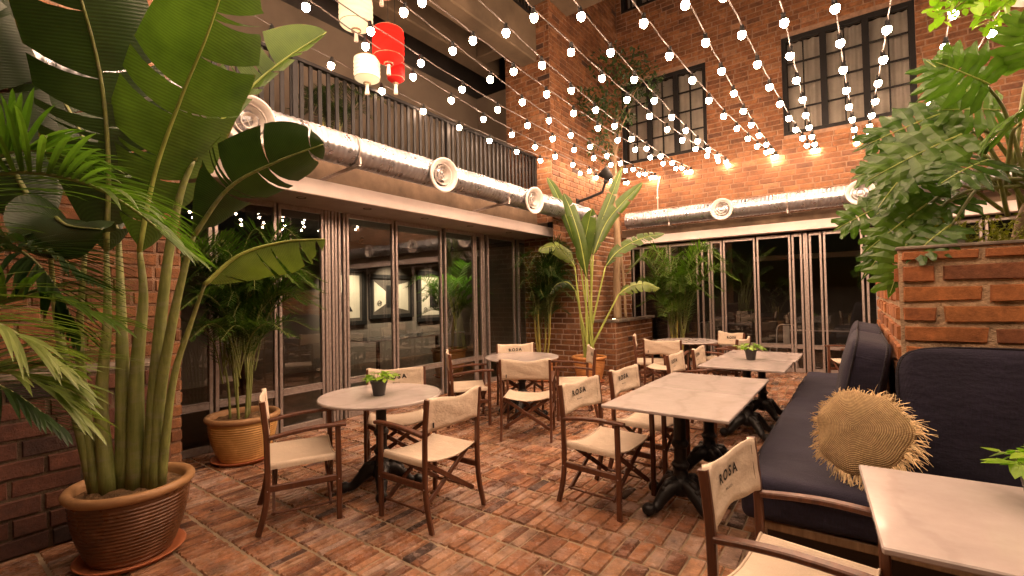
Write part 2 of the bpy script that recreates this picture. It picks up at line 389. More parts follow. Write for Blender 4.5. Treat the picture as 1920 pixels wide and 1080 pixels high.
# ------------------------------------------------------------------ brickwork
def brickwork(mb, O, Ud, Nd, width, height, openings=(), rowh=.100, ln=.262, mort=.015, dep=.014, mi=0, seed=1, jit=.003, v0off=0.):
    O = V(O); Ud = V(Ud).normalized(); Nd = V(Nd).normalized(); Z = V((0, 0, 1)); r = random.Random(seed)
    flip = Ud.cross(Z).dot(Nd) < 0
    j = 0; v = v0off
    while v < height-.02:
        va, vb = v+mort/2, min(v+rowh, height)-mort/2
        u = -(ln/2 if j % 2 else 0) - r.random()*.03
        while u < width:
            L = ln*(1+r.uniform(-.06, .06))
            if r.random() < .06: L *= .5
            ua, ub = max(u+mort/2, mort/2 if u < 0 else 0), min(u+L-mort/2, width)
            segs = [(ua, ub)]
            for (o0, o1, p0, p1) in openings:
                if vb > p0 and va < p1:
                    ns = []
                    for a, b in segs:
                        if b <= o0 or a >= o1: ns.append((a, b)); continue
                        if a < o0: ns.append((a, o0))
                        if b > o1: ns.append((o1, b))
                    segs = ns
            tv = min(1, max(0, r.gauss(.55, .20))); t = (tv, r.random(), r.random())
            for a, b in segs:
                if b-a < .02 or vb-va < .015: continue
                d = dep*r.uniform(.7, 1.25); bv = .007
                j4 = [(r.uniform(-jit, jit), r.uniform(-jit, jit)) for _ in range(4)]
                cs = [(a, va), (b, va), (b, vb), (a, vb)]; inn = [(a+bv, va+bv), (b-bv, va+bv), (b-bv, vb-bv), (a+bv, vb-bv)]
                base = [mb.vert(O+Ud*(p[0]+q[0])+Z*(p[1]+q[1])-Nd*.004, t) for p, q in zip(cs, j4)]
                top = [mb.vert(O+Ud*(p[0]+q[0])+Z*(p[1]+q[1])+Nd*(d+r.uniform(-.002, .002)), t) for p, q in zip(inn, j4)]
                fs = [top]+[[base[k], base[(k+1) % 4], top[(k+1) % 4], top[k]] for k in range(4)]
                for f in fs: mb.face(f[::-1] if flip else f, mi)
            u += L
        v += rowh; j += 1
def panel(mb, O, Ud, Nd, width, height, openings=(), mi=1):
    # mortar sheet split around openings (grid of cuts)
    O = V(O); Ud = V(Ud).normalized(); Z = V((0, 0, 1)); Nd = V(Nd); flip = Ud.cross(Z).dot(Nd) < 0
    us = sorted({0, width, *[x for o in openings for x in o[:2] if 0 < x < width]}); vs = sorted({0, height, *[x for o in openings for x in o[2:] if 0 < x < height]})
    for a, b in zip(us, us[1:]):
        for c, d in zip(vs, vs[1:]):
            mu, mv = (a+b)/2, (c+d)/2
            if any(o[0] < mu < o[1] and o[2] < mv < o[3] for o in openings): continue
            P = [O+Ud*a+Z*c, O+Ud*b+Z*c, O+Ud*b+Z*d, O+Ud*a+Z*d]
            if flip: P = P[::-1]
            mb.quad(*P, mi)

# ------------------------------------------------------------------ floor
mb = MB(); r = random.Random(11)
mb.quad((-9, -3, -.012), (7, -3, -.012), (7, 10.3, -.012), (-9, 10.3, -.012), 1)
y = -.4
row = 0
while y < 10.2:
    x = -5.35 + r.uniform(0, .05)
    while x < 1.9:
        wv_ = (.052 if x < -2.4 + .25*math.sin(y*1.3) else (.072 if x < -1.5+.2*math.sin(y*2) else .098))*r.uniform(.9, 1.12); gap = .007
        L = .225
        x2 = x+wv_
        split = r.random() < .04
        for (ya, yb) in (((y, y+L*.5-gap/2), (y+L*.5+gap/2, y+L)) if split else ((y, y+L),)):
            t = (min(1, max(0, r.gauss(.5, .25))), r.random(), r.random()); z = r.uniform(-.0055, .0025); bv = .006; tx = r.uniform(-.0025, .0025); ty = r.uniform(-.0025, .0025)
            jx = [r.uniform(-.003, .003) for _ in range(4)]; jy = [r.uniform(-.004, .004) for _ in range(4)]
            cs = [(x+gap/2, ya), (x2-gap/2, ya), (x2-gap/2, yb), (x+gap/2, yb)]
            inn = [(x+gap/2+bv, ya+bv), (x2-gap/2-bv, ya+bv), (x2-gap/2-bv, yb-bv), (x+gap/2+bv, yb-bv)]
            B = [mb.vert((p[0]+jx[k], p[1]+jy[k], -.014), t) for k, p in enumerate(cs)]
            T = [mb.vert((p[0]+jx[k], p[1]+jy[k], z+(tx if k in (0, 3) else -tx)+(ty if k < 2 else -ty)+r.uniform(-.001, .001)), t) for k, p in enumerate(inn)]
            mb.face(T)
            for k in range(4): mb.face([B[k], B[(k+1) % 4], T[(k+1) % 4], T[k]])
        x = x2
    y += .225 + (.020 if row % 1 == 0 else .01); row += 1
tag(mb.obj('courtyard_floor', ['floor_brick', 'floor_mortar']), kind='structure')
mb = MB(); mb.quad((-30, -20, -.05), (30, -20, -.05), (30, 40, -.05), (-30, 40, -.05))
tag(mb.obj('ground', 'floor_mortar'), kind='structure')

# ------------------------------------------------------------------ back building (faces -Y at y = 10.15)
YB = 10.15
bb = thing('brick_building', 'tall orange brick building closing the far side, dark framed windows above long glazed doors', 'building', (0, YB, 0))
X0, X1, HT = -4.34, 6.0, 9.5
wins = [(-1.03, .90, 4.46, 6.33), (-4.26, -2.40, 4.50, 6.33), (-4.22, -3.0, 8.02, 9.5), (2.3, 4.2, 4.5, 6.3)]
GX0, GX1, GH = -4.12, 5.6, 2.62      # glazed opening
ops = [(a-X0, b-X0, c, d) for a, b, c, d in wins] + [(GX0-X0, GX1-X0, 0, GH+.02)]
mb = MB(); brickwork(mb, (X0, 0, 0), (1, 0, 0), (0, -1, 0), X1-X0, HT, ops, seed=3); panel(mb, (X0, 0, 0), (1, 0, 0), (0, -1, 0), X1-X0, HT, ops)
for a, b, c, d in wins:    # reveals
    for P in (((a, 0, c), (a, .3, c), (a, .3, d), (a, 0, d)), ((b, 0, d), (b, .3, d), (b, .3, c), (b, 0, c)), ((a, 0, d), (a, .3, d), (b, .3, d), (b, 0, d)), ((b, 0, c), (b, .3, c), (a, .3, c), (a, 0, c))): mb.quad(*P, 1)
mb.obj('wall', ['brick', 'mortar'], bb)
# beam strip and fascia above the doors
mb = MB(); mb.box((.7, -.09, 2.885), (9.9, .16, .17), bev=.006); mb.obj('beam', 'beam_concrete', bb)
mb = MB(); mb.box((.75, -.10, 2.715), (9.76, .22, .165), bev=.004); mb.obj('fascia', 'fascia_paint', bb)
def make_window(parent, a, b, c, d, sashes=3, rows=4):
    mb = MB(); y0 = .07; f = .075; W_ = (b-a); H_ = d-c; sw = (W_-f)/sashes
    mb.box(((a+b)/2, y0, d-f/2), (W_, .09, f)); mb.box(((a+b)/2, y0, c+f/2), (W_, .09, f))
    for k in range(sashes+1):
        x = a+f/2+k*sw; mb.box((x, y0-.003, (c+d)/2), (f*(1.35 if 0 < k < sashes else 1), .095, H_-2*f+.01))
    for k in range(sashes):
        xa = a+f+k*sw+.012; xb = a+(k+1)*sw-.012
        mb.box(((xa+xb)/2, y0, (c+d)/2), (.022, .05, H_-2*f))
        for q in range(1, rows): mb.box(((xa+xb)/2, y0+.002, c+f+(H_-2*f)*q/rows), (xb-xa, .045, .022))
    wo = mb.obj('window', 'dark_steel', parent)
    mb = MB(); mb.quad((a+f, y0+.012, c+f), (b-f, y0+.012, c+f), (b-f, y0+.012, d-f), (a+f, y0+.012, d-f)); mb.obj('pane', 'glass', wo)
    mb = MB(); n = int(W_/.02); pr = None
    for i in range(n+1):
        x = a+f+(W_-2*f)*i/n; yy = .24+.025*math.sin(x*42+math.sin(x*9)*2)
        cur = (mb.vert((x, yy, c+.05)), mb.vert((x, yy, d-.05)))
        if pr: mb.face([pr[0], cur[0], cur[1], pr[1]])
        pr = cur
    mb.obj('curtain', 'curtain', wo, smooth=True)
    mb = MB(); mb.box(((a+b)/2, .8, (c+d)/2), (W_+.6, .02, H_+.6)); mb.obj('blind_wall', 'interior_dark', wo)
for wn in wins: make_window(bb, *wn)

# generic glazed door leaf: in plane, from s0 to s1 along axis
def door_leaf(parent, P0, Ud, Nd, s0, s1, ztop, zsill=.5, st=.036, name='glass_door', single=False):
    mb = MB(); Ud = V(Ud); Nd = V(Nd); P0 = V(P0); L = s1-s0
    M3 = Matrix((Ud, Nd, V((0, 0, 1)))).transposed()
    def bx(sc, zc, sw, sh, dd=.05, off=0.): mb.box(P0+Ud*sc+Nd*off+V((0, 0, zc)), (sw, dd, sh), rot=M3, bev=.004)
    bx(s0+st/2, ztop/2, st, ztop); bx(s1-st/2, ztop/2, st, ztop)
    # thin bead beside each stile
    if not single:
        bx((s0+s1)/2, ztop-.03, L-2*st, .06, .044); bx((s0+s1)/2, .04, L-2*st, .075, .044)
        bx((s0+s1)/2, zsill, L-2*st, .05, .044); bx((s0+s1)/2, zsill+.035, L-2*st, .012, .06)
        bx((s0+s1)/2, zsill-.032, L-2*st, .010, .056)
    o = mb.obj(name, 'aluminium', parent)
    if not single and L > .15:
        for z0, z1 in ((.078, zsill-.026), (zsill+.026, ztop-.061)):
            mb = MB(); a = P0+Ud*(s0+st); b = P0+Ud*(s1-st)
            q = [a+V((0, 0, z0)), b+V((0, 0, z0)), b+V((0, 0, z1)), a+V((0, 0, z1))]
            if Ud.cross(V((0, 0, 1))).dot(Nd) < 0: q = q[::-1]
            mb.quad(*q); mb.obj('pane', 'glass', o)
    return o
bd = [(-4.10, -3.89), (-3.86, -3.30), (-3.27, -2.67), (-2.60, -2.43), (-2.41, -2.19), (-2.17, -1.585), (-1.56, -.985), (-.965, -.80), (-.78, -.71), (-.69, -.495), (-.47, .105), (.14, .30), (.32, .9), (.93, 1.6), (1.63, 2.3), (2.4, 3.2), (3.3, 4.1), (4.2, 5.0)]
for a, b in bd: door_leaf(bb, (0, .06, 0), (1, 0, 0), (0, -1, 0), a, b, 2.60, .48, single=(b-a) < .12)
# dark dining room behind
mb = MB(); mb.quad((-5.2, .12, .004), (6, .12, .004), (6, 4.5, .004), (-5.2, 4.5, .004)); mb.obj('interior_floor', 'interior_floor', bb)
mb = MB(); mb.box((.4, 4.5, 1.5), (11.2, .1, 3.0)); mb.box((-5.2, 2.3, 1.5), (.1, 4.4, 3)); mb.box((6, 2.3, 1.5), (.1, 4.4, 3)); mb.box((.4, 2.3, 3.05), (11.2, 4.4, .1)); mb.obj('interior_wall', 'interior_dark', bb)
mb = MB(); mb.box((-.2, 2.2, 2.3), (3.5, .25, .10)); mb.obj('ceiling_beam', 'fascia_paint', bb)

# ------------------------------------------------------------------ side building (faces +X)
sb = thing('glazed_building', 'low building on the left with pale fascia, folding glass doors and a balcony above', 'building', (0, 0, 0))
XG = -5.3
ld = [(1.4, 2.0), (2.02, 2.66), (2.68, 3.24), (3.255, 3.33), (3.345, 3.425), (3.44, 3.545), (3.56, 4.33), (4.36, 5.28), (5.345, 6.07), (6.085, 6.27), (6.285, 6.34), (6.42, 7.24), (7.36, 7.9)]
for a, b in ld: door_leaf(sb, (XG, 0, 0), (0, 1, 0), (1, 0, 0), a, b, 2.64, .47, single=(b-a) < .12)
mb = MB(); mb.box((XG-.01, 4.6, 2.70), (.12, 7.2, .11), bev=.004); mb.obj('door_head', 'aluminium', sb)
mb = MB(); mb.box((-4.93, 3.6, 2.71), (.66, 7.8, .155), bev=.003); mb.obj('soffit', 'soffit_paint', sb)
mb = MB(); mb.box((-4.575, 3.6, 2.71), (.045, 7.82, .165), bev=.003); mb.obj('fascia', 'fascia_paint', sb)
for yy in (2.7, 3.55, 4.5, 5.45, 6.45):
    mb = MB(); mb.lathe([(.0, 2.636), (.03, 2.636), (.045, 2.629), (.052, 2.629), (.052, 2.634)], 16, (-4.82, yy, 0)); mb.obj('recessed_light', 'dark_steel', sb, smooth=True)
mb = MB(); mb.box((-4.95, 3.6, 2.97), (.55, 7.8, .36), bev=.004); mb.obj('edge_beam', 'beam_concrete', sb)
mb = MB(); mb.box((-6.2, 3.4, 3.10), (2.2, 8.3, .10)); mb.obj('balcony_slab', 'beam_concrete', sb)
mb = MB(); mb.box((-6.6, 3.2, 4.5), (.1, 9.4, 2.7)); mb.box((-5.6, 7.75, 4.5), (2.0, .1, 2.7)); mb.obj('balcony_wall', 'balcony_wall', sb)
# concrete beams and slab of the floor above
mb = MB(); mb.box((-5.2, 2.2, 6.95), (3.6, 11.2, .12)); mb.obj('ceiling_slab', 'concrete', sb)
mb = MB(); mb.box((-4.80, 2.0, 6.24), (.36, 10.4, .80), bev=.02); mb.obj('concrete_beam', 'concrete', sb)
mb = MB(); mb.box((-6.0, 2.2, 6.4), (.34, 10.8, .55), bev=.02); mb.obj('concrete_beam', 'concrete', sb)
mb = MB(); mb.box((-5.4, 7.0, 6.42), (.84, .3, .50), bev=.02); mb.obj('concrete_beam', 'concrete', sb)
mb = MB(); mb.box((-5.4, 3.2, 6.42), (.84, .3, .50), bev=.02); mb.obj('concrete_beam', 'concrete', sb)
mb = MB(); mb.box((-7.1, 2.2, 6.4), (.1, 17, 6.4)); mb.box((-6.0, 10.3, 6.4), (3.4, .1, 6.4)); mb.obj('upper_wall', 'interior_dark', sb)
# lit dining room behind the glass
mb = MB(); mb.quad((-9.6, -1, .004), (-5.37, -1, .004), (-5.37, 10, .004), (-9.6, 10, .004)); mb.obj('interior_floor', 'interior_floor', sb)
mb = MB(); mb.box((-9.6, 4.5, 1.5), (.1, 11, 3)); mb.box((-7.5, 10, 1.5), (4.2, .1, 3)); mb.box((-7.5, -1, 1.5), (4.2, .1, 3)); mb.obj('interior_wall', 'interior_wall', sb)
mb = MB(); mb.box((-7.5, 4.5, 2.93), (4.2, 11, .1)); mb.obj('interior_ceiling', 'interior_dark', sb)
mb = MB(); mb.box((-6.7, 3.05, 1.45), (.35, .35, 2.86), bev=.01); mb.obj('interior_pillar', 'balcony_wall', sb)

# framed art on the interior wall
def framed_art(y0, y1, z0, z1, label, kind):
    o = thing('framed_artwork', label, 'framed picture', (-9.54, (y0+y1)/2, (z0+z1)/2), 0, 'framed prints behind the glass')
    hw, hh = (y1-y0)/2, (z1-z0)/2; mb = MB()
    for (cy, cz, sy, sz) in ((0, hh-.05, 2*hw, .1), (0, -hh+.05, 2*hw, .1), (-hw+.05, 0, .1, 2*hh-.2), (hw-.05, 0, .1, 2*hh-.2)): mb.box((.03, cy, cz), (.07, sy, sz), bev=.006)
    mb.obj('frame', 'art_black', o)
    mb = MB(); a, b = hw-.1, hh-.1
    def poly(pts, mi, x): mb.face([mb.vert((x, p[0], p[1])) for p in pts], mi)
    poly([(-a, -b), (a, -b), (a, b), (-a, b)], 2, .012)
    a2, b2 = a-.07, b-.07
    if kind == 1:
        poly([(-a2, -b2), (-a2*.35, -b2*.5), (-a2*.35, b2*.35), (-a2, b2)], 0, .016); poly([(a2*.2, -b2*.75), (a2, -b2), (a2, b2), (a2*.2, b2*.75)], 0, .016)
        poly([(-a2*.33, -b2*.75), (a2*.18, -b2*.75), (a2*.18, b2*.75), (-a2*.33, b2*.75)], 1, .016); e = (-a2*.72, -b2*.45)
    elif kind == 2:
        poly([(-a2, -b2), (a2, -b2), (a2, b2), (-a2, b2)], 0, .016); poly([(-a2*.1, -b2*.6), (a2*.9, -b2*.6), (a2*.55, -b2*.2), (a2*.55, b2*.35), (a2*.85, b2*.7), (-a2*.1, b2*.7)], 1, .020); e = (-a2*.6, -b2*.72)
    else:
        poly([(-a2, -b2), (a2, -b2), (a2, b2), (-a2, b2)], 0, .016); poly([(-a2*.6, -b2*.7), (a2*.55, -b2*.7), (-a2*.1, b2*.2), (-a2*.6, b2*.2)], 1, .020); e = None
    if e:
        ring = [(math.cos(k*PI/10)*.07, math.sin(k*PI/10)*.07) for k in range(20)]
        for k in range(20):
            p, q = ring[k], ring[(k+1) % 20]; mb.face([mb.vert((.024, e[0]+p[0], e[1]+p[1])), mb.vert((.024, e[0]+q[0], e[1]+q[1])), mb.vert((.024, e[0]+q[0]*.8, e[1]+q[1]*.8)), mb.vert((.024, e[0]+p[0]*.8, e[1]+p[1]*.8))], 1)
        for cy, cz, sy, sz in ((-.025, 0, .014, .07), (.025, 0, .014, .07), (0, 0, .04, .014)): mb.box((.023, e[0]+cy, e[1]+cz), (.003, sy, sz), 1)
    mb.obj('print', ['art_paper', 'art_black', 'art_grey'], o)
    # picture light (ceiling spot) aimed at the print
    s = bpy.data.lights.new('picture_light', 'SPOT'); s.energy = 130; s.color = (1, .82, .58); s.spot_size = math.radians(62); s.spot_blend = .9; s.shadow_soft_size = .04
    t = thing('ceiling_spotlight', 'small black ceiling spot aimed at the '+{0: 'left', 1: 'middle', 2: 'right'}[kind]+' framed print', 'spotlight', (-8.35, (y0+y1)/2-.35, 2.86), 0, 'ceiling spots lighting the prints')
    mb = MB(); mb.tube([(0, 0, 0), (0, 0, -.06)], .012, 8); mb.tube([(0.03, 0, -.05), (-.07, .02, -.13)], .035, 12); mb.obj('lamp_body', 'dark_steel', t, smooth=True)
    so = bpy.data.objects.new('picture_light', s); col.objects.link(so); so.parent = t; so.location = (-.10, .03, -.16)
    d = V((-9.54, (y0+y1)/2, (z0+z1)/2-.1))-V((-8.35-.10, (y0+y1)/2-.32, 2.70)); so.rotation_euler = d.to_track_quat('-Z', 'Y').to_euler()
framed_art(5.75, 6.93, .93, 2.27, 'tall pale framed print with a black triangle, leftmost of three', 0)
framed_art(7.01, 8.42, 1.05, 2.14, 'wide framed print with a dark centre between two pale wings', 1)
framed_art(8.56, 9.55, .90, 2.28, 'tall framed print with a black notch and round emblem, rightmost behind the glass', 2)

# balcony railing
def railing(name, X, y0, y1, z0, z1, label, step=.105):
    o = thing(name, label, 'railing', (X, y0, z0)); mb = MB()
    L = y1-y0; h = z1-z0; mb.box((0, L/2, h-.02), (.07, L, .04), bev=.004); mb.obj('top_rail', 'dark_steel', o)
    mb = MB(); mb.box((0, L/2, .06), (.05, L, .035), bev=.004); mb.obj('bottom_rail', 'dark_steel', o)
    mb = MB(); mb.box((0, 0, h/2+.01), (.022, .045, h-.06), bev=.003); b0 = mb.obj('baluster', 'dark_steel', o); b0.location = (0, .03, 0)
    n = int((L-.06)/step)
    for k in range(1, n+1):
        if k > 98: break
        c = b0.copy(); col.objects.link(c); c.parent = o; c.location = (0, .03+k*step, 0)
    for k in range(0, 4):
        mb = MB(); mb.box((-.002, L*k/3+(.02 if k == 0 else -.02), h/2), (.06, .06, h-.01), bev=.004); mb.obj('post', 'dark_steel', o)
railing('balcony_railing', -4.69, .3, 7.14, 3.16, 4.085, 'black metal balcony railing of upright bars above the silver duct')
railing('upper_railing', -4.69, 4.2, 7.3, 6.66, 7.6, 'black metal railing on the storey above the concrete beam')

# ------------------------------------------------------------------ corner brick pillar
cp = thing('brick_pillar', 'big brick pillar in the far left corner behind the tall potted plant', 'pillar', (0, 0, 0))
mb = MB()   # upper shaft
U0 = 2.5
brickwork(mb, (-4.35, 7.15, U0), (0, 1, 0), (1, 0, 0), 3.0, 7.0, seed=21); panel(mb, (-4.35, 7.15, U0), (0, 1, 0), (1, 0, 0), 3.0, 7.0)
brickwork(mb, (-5.35, 7.15, U0+.35), (1, 0, 0), (0, -1, 0), 1.0, 6.65, seed=22); panel(mb, (-5.35, 7.15, U0+.35), (1, 0, 0), (0, -1, 0), 1.0, 6.65)
mb.obj('shaft', ['brick', 'mortar'], cp)
mb = MB()
brickwork(mb, (-4.10, 7.60, 0), (0, 1, 0), (1, 0, 0), 1.80, 2.72, seed=23, rowh=.1, ln=.28); panel(mb, (-4.10, 7.60, 0), (0, 1, 0), (1, 0, 0), 1.80, 2.72)
brickwork(mb, (-5.3, 7.60, 0), (1, 0, 0), (0, -1, 0), 1.2, 2.72, seed=24, rowh=.1, ln=.28); panel(mb, (-5.3, 7.60, 0), (1, 0, 0), (0, -1, 0), 1.2, 2.72)
brickwork(mb, (-4.10, 9.40, 0), (-1, 0, 0), (0, 1, 0), 1.2, 2.72, seed=25); panel(mb, (-4.10, 9.40, 0), (-1, 0, 0), (0, 1, 0), 1.2, 2.72)
mb.quad((-5.3, 7.6, 2.72), (-4.1, 7.6, 2.72), (-4.1, 9.4, 2.72), (-5.3, 9.4, 2.72), 1)
mb.obj('base', ['brick', 'light_mortar'], cp)
# return wall between pillar and glass at the back
mb = MB(); brickwork(mb, (-4.36, 10.10, 0), (1, 0, 0), (0, -1, 0), .26, 2.6, seed=26, ln=.26); panel(mb, (-4.36, 10.10, 0), (1, 0, 0), (0, -1, 0), .26, 2.6)
brickwork(mb, (-4.36, 9.4, 0), (0, 1, 0), (1, 0, 0), .7, 2.6, seed=27); panel(mb, (-4.36, 9.4, 0), (0, 1, 0), (1, 0, 0), .7, 2.6); mb.obj('return_wall', ['brick', 'light_mortar'], cp)

# low corner planter with a slender tree
lp = thing('corner_planter', 'low brick planter box at the foot of the corner pillar', 'planter', (0, 0, 0))
mb = MB()
brickwork(mb, (-3.62, 8.1, 0), (0, 1, 0), (1, 0, 0), 1.9, 1.0, seed=31, rowh=.1, ln=.28); panel(mb, (-3.62, 8.1, 0), (0, 1, 0), (1, 0, 0), 1.9, 1.0)
brickwork(mb, (-4.08, 8.1, 0), (1, 0, 0), (0, -1, 0), .46, 1.0, seed=32, rowh=.1, ln=.28); panel(mb, (-4.08, 8.1, 0), (1, 0, 0), (0, -1, 0), .46, 1.0)
mb.obj('box_wall', ['brick', 'light_mortar'], lp)
mb = MB(); mb.box((-3.63, 9.05, 1.03), (.16, 1.95, .05), bev=.006); mb.box((-3.90, 8.13, 1.03), (.38, .16, .05), bev=.006); mb.obj('coping', 'coping', lp)
mb = MB(); mb.quad((-4.08, 8.2, .98), (-3.7, 8.2, .98), (-3.7, 10, .98), (-4.08, 10, .98)); mb.obj('soil', 'soil', lp)

# ------------------------------------------------------------------ left garden wall
gw = thing('garden_wall', 'dark brick wall with a projecting ledge behind the big potted plant', 'wall', (0, 0, 0))
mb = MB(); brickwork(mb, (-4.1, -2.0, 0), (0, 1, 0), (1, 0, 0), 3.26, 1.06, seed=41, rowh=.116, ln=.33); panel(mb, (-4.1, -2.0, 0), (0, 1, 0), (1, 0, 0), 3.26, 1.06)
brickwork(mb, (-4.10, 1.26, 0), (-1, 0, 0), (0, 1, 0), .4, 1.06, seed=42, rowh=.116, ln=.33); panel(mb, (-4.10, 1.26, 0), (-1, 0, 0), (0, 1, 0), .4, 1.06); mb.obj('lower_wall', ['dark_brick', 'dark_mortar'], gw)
mb = MB(); mb.box((-4.24, -.36, 1.075), (.30, 3.26, .03), bev=.004); mb.obj('ledge', 'coping', gw)
mb = MB(); brickwork(mb, (-4.4, -2.0, 0), (0, 1, 0), (1, 0, 0), 3.43, 6.5, seed=43); panel(mb, (-4.4, -2.0, 0), (0, 1, 0), (1, 0, 0), 3.43, 6.5)
brickwork(mb, (-4.4, 1.43, 0), (-1, 0, 0), (0, 1, 0), .9, 6.5, seed=44); panel(mb, (-4.4, 1.43, 0), (-1, 0, 0), (0, 1, 0), .9, 6.5); mb.obj('upper_wall', ['brick', 'mortar'], gw)

# ------------------------------------------------------------------ raised planter on the right
rp = thing('raised_planter', 'chest high rough brick planter behind the blue bench', 'planter', (0, 0, 0))
PX, PY, PH = .205, 3.62, 1.74
mb = MB(); kw = dict(rowh=.118, ln=.38, mort=.03, dep=.02, jit=.006)
brickwork(mb, (PX, PY, 0), (1, 0, 0), (0, -1, 0), 2.6, PH, seed=51, **kw); panel(mb, (PX, PY, 0), (1, 0, 0), (0, -1, 0), 2.6, PH)
brickwork(mb, (PX, PY, 0), (0, 1, 0), (-1, 0, 0), 3.4, PH, seed=52, **kw); panel(mb, (PX, PY, 0), (0, 1, 0), (-1, 0, 0), 3.4, PH)
mb.obj('box_wall', ['planter_brick', 'planter_mortar'], rp)
mb = MB(); mb.box((PX+1.29, PY+.06, PH+.008), (2.60, .15, .02), bev=.005); mb.box((PX+.06, PY+1.76, PH+.012), (.16, 3.24, .03), bev=.006); mb.obj('coping', 'coping', rp)
mb = MB(); mb.quad((PX+.1, PY+.1, PH-.03), (PX+2.6, PY+.1, PH-.03), (PX+2.6, PY+3.4, PH-.03), (PX+.1, PY+3.4, PH-.03)); mb.obj('soil', 'soil', rp)

# ------------------------------------------------------------------ foil air ducts
def duct_pipe(mb, pts, r, n=26, pitch=.060, amp=.0062):
    pts = [V(p) for p in pts]
    seg = []; tot = 0
    for a, b in zip(pts, pts[1:]): seg.append((b-a).length); tot += seg[-1]
    k = int(tot/(pitch/4)); path = []; rs = []
    for i in range(k+1):
        d = tot*i/k; j = 0
        while j < len(seg)-1 and d > seg[j]: d -= seg[j]; j += 1
        path.append(pts[j].lerp(pts[j+1], min(1, d/seg[j])))
        ph = (i % 4); s = tot*i/k
        rs.append(r + (amp if ph == 0 else (-amp*.4 if ph == 2 else 0)) + .004*noise.noise(V((s*1.7, r, 3))) )
    mb.tube(path, rs, n)
def diffuser(o, c, nd, r, reach):
    nd = V(nd).normalized(); c = V(c); mb = MB()
    prof = [(r*.62, -reach), (r*.66, -.03), (r*.98, -.012), (r, .0), (r*.99, .012), (r*.93, .018), (r*.80, .006), (r*.70, -.03), (r*.66, -.06), (r*.62, -.10)]
    mb.lathe(prof, 40, c, axis=nd); f = mb.obj('diffuser', 'white_metal', o, smooth=True)
    mb = MB()
    for k, (ra, rb) in enumerate(((.56, .40), (.31, .17))):
        mb.lathe([(r*(rb-.015), -.085), (r*(ra-.03), -.012), (r*ra, -.002), (r*(ra+.012), -.012), (r*rb, -.09)], 32, c, axis=nd)
    q = nd.to_track_quat('Z', 'Y').to_matrix()
    for a in (0, PI/2): mb.box(c-nd*.06, (r*1.26, .004, .035), rot=q @ Matrix.Rotation(a+.5, 3, 'Z'))
    mb.obj('vane_ring', 'white_metal', f, smooth=False); auto_smooth(bpy.data.objects[-1] if False else f, 50)
    mb = MB(); mb.lathe([(0.001, -.14), (r*.64, -.14)], 24, c, axis=nd); mb.obj('throat', 'black_plastic', f)
def bracket(o, a, b, c, r):
    # arm a->b below the pipe and a strap ring around the pipe centre c
    mb = MB(); mb.ribbon([a, b], .035, .035); b_ = V(b); mb.ribbon([b_, b_+V((0, 0, .07))], .03, .03, up=(0, 1, 0))
    br = mb.obj('bracket', 'aluminium', o)
    mb = MB(); ax = V((0, 1, 0)) if abs(V(a).y-V(b).y) < .01 else V((1, 0, 0))
    mb.lathe([(r+.003, -.012), (r+.009, -.012), (r+.009, .012), (r+.003, .012)], 32, c, axis=ax); mb.obj('strap', 'aluminium', o)
DX, DZ, DR = -4.13, 3.035, .158
d1 = thing('air_duct', 'long silver foil air duct under the balcony railing, bending down at the pillar', 'duct', (0, 0, 0), 0, 'silver foil air ducts')
mb = MB(); duct_pipe(mb, [(DX, .35, DZ), (DX, 7.98, DZ)], DR); mb.obj('pipe', 'foil', d1, smooth=True)
mb = MB(); path = [(DX, 7.98, DZ)]+[(DX, 7.98+.26*math.sin(a), DZ-.26+.26*math.cos(a)) for a in [k*PI/2/5 for k in range(1, 6)]]+[(DX, 8.24, 2.73)]
mb.tube(path, DR*1.0, 26); el = mb.obj('elbow', 'foil', d1); auto_smooth(el, 25)
for k in range(1, 6, 2):
    a = k*PI/2/5; mb = MB(); mb.lathe([(DR+.002, -.012), (DR+.010, -.008), (DR+.010, .008), (DR+.002, .012)], 30, (DX, 7.98+.26*math.sin(a), DZ-.26+.26*math.cos(a)), axis=V((0, math.cos(a), -math.sin(a)))); mb.obj('seam_ring', 'aluminium', d1, smooth=True)
for yy in (1.77, 3.99, 5.94): diffuser(d1, (-3.93, yy, 2.985), (1, -.12, -.12), .205, .22)
for yy in (2.85, 5.35): bracket(d1, (-4.66, yy, 2.83), (-3.98, yy, 2.87), (DX, yy, DZ), DR)
d2 = thing('air_duct', 'silver foil air duct running level along the brick building above the white fascia', 'duct', (0, 0, 0), 0, 'silver foil air ducts')
EY, EZ, ER = 9.66, 3.115, .165
mb = MB(); duct_pipe(mb, [(-3.98, EY, EZ), (4.5, EY, EZ)], ER); mb.obj('pipe', 'foil', d2, smooth=True)
for xx in (-2.02, .095, 2.2): diffuser(d2, (xx, EY-.20, EZ-.01), (-.06, -1, -.05), .205, .2)
for xx in (-3.05, -.95, 1.15): bracket(d2, (xx, 10.12, EZ-.17), (xx, EY-.10, EZ-.185), (xx, EY, EZ), ER)

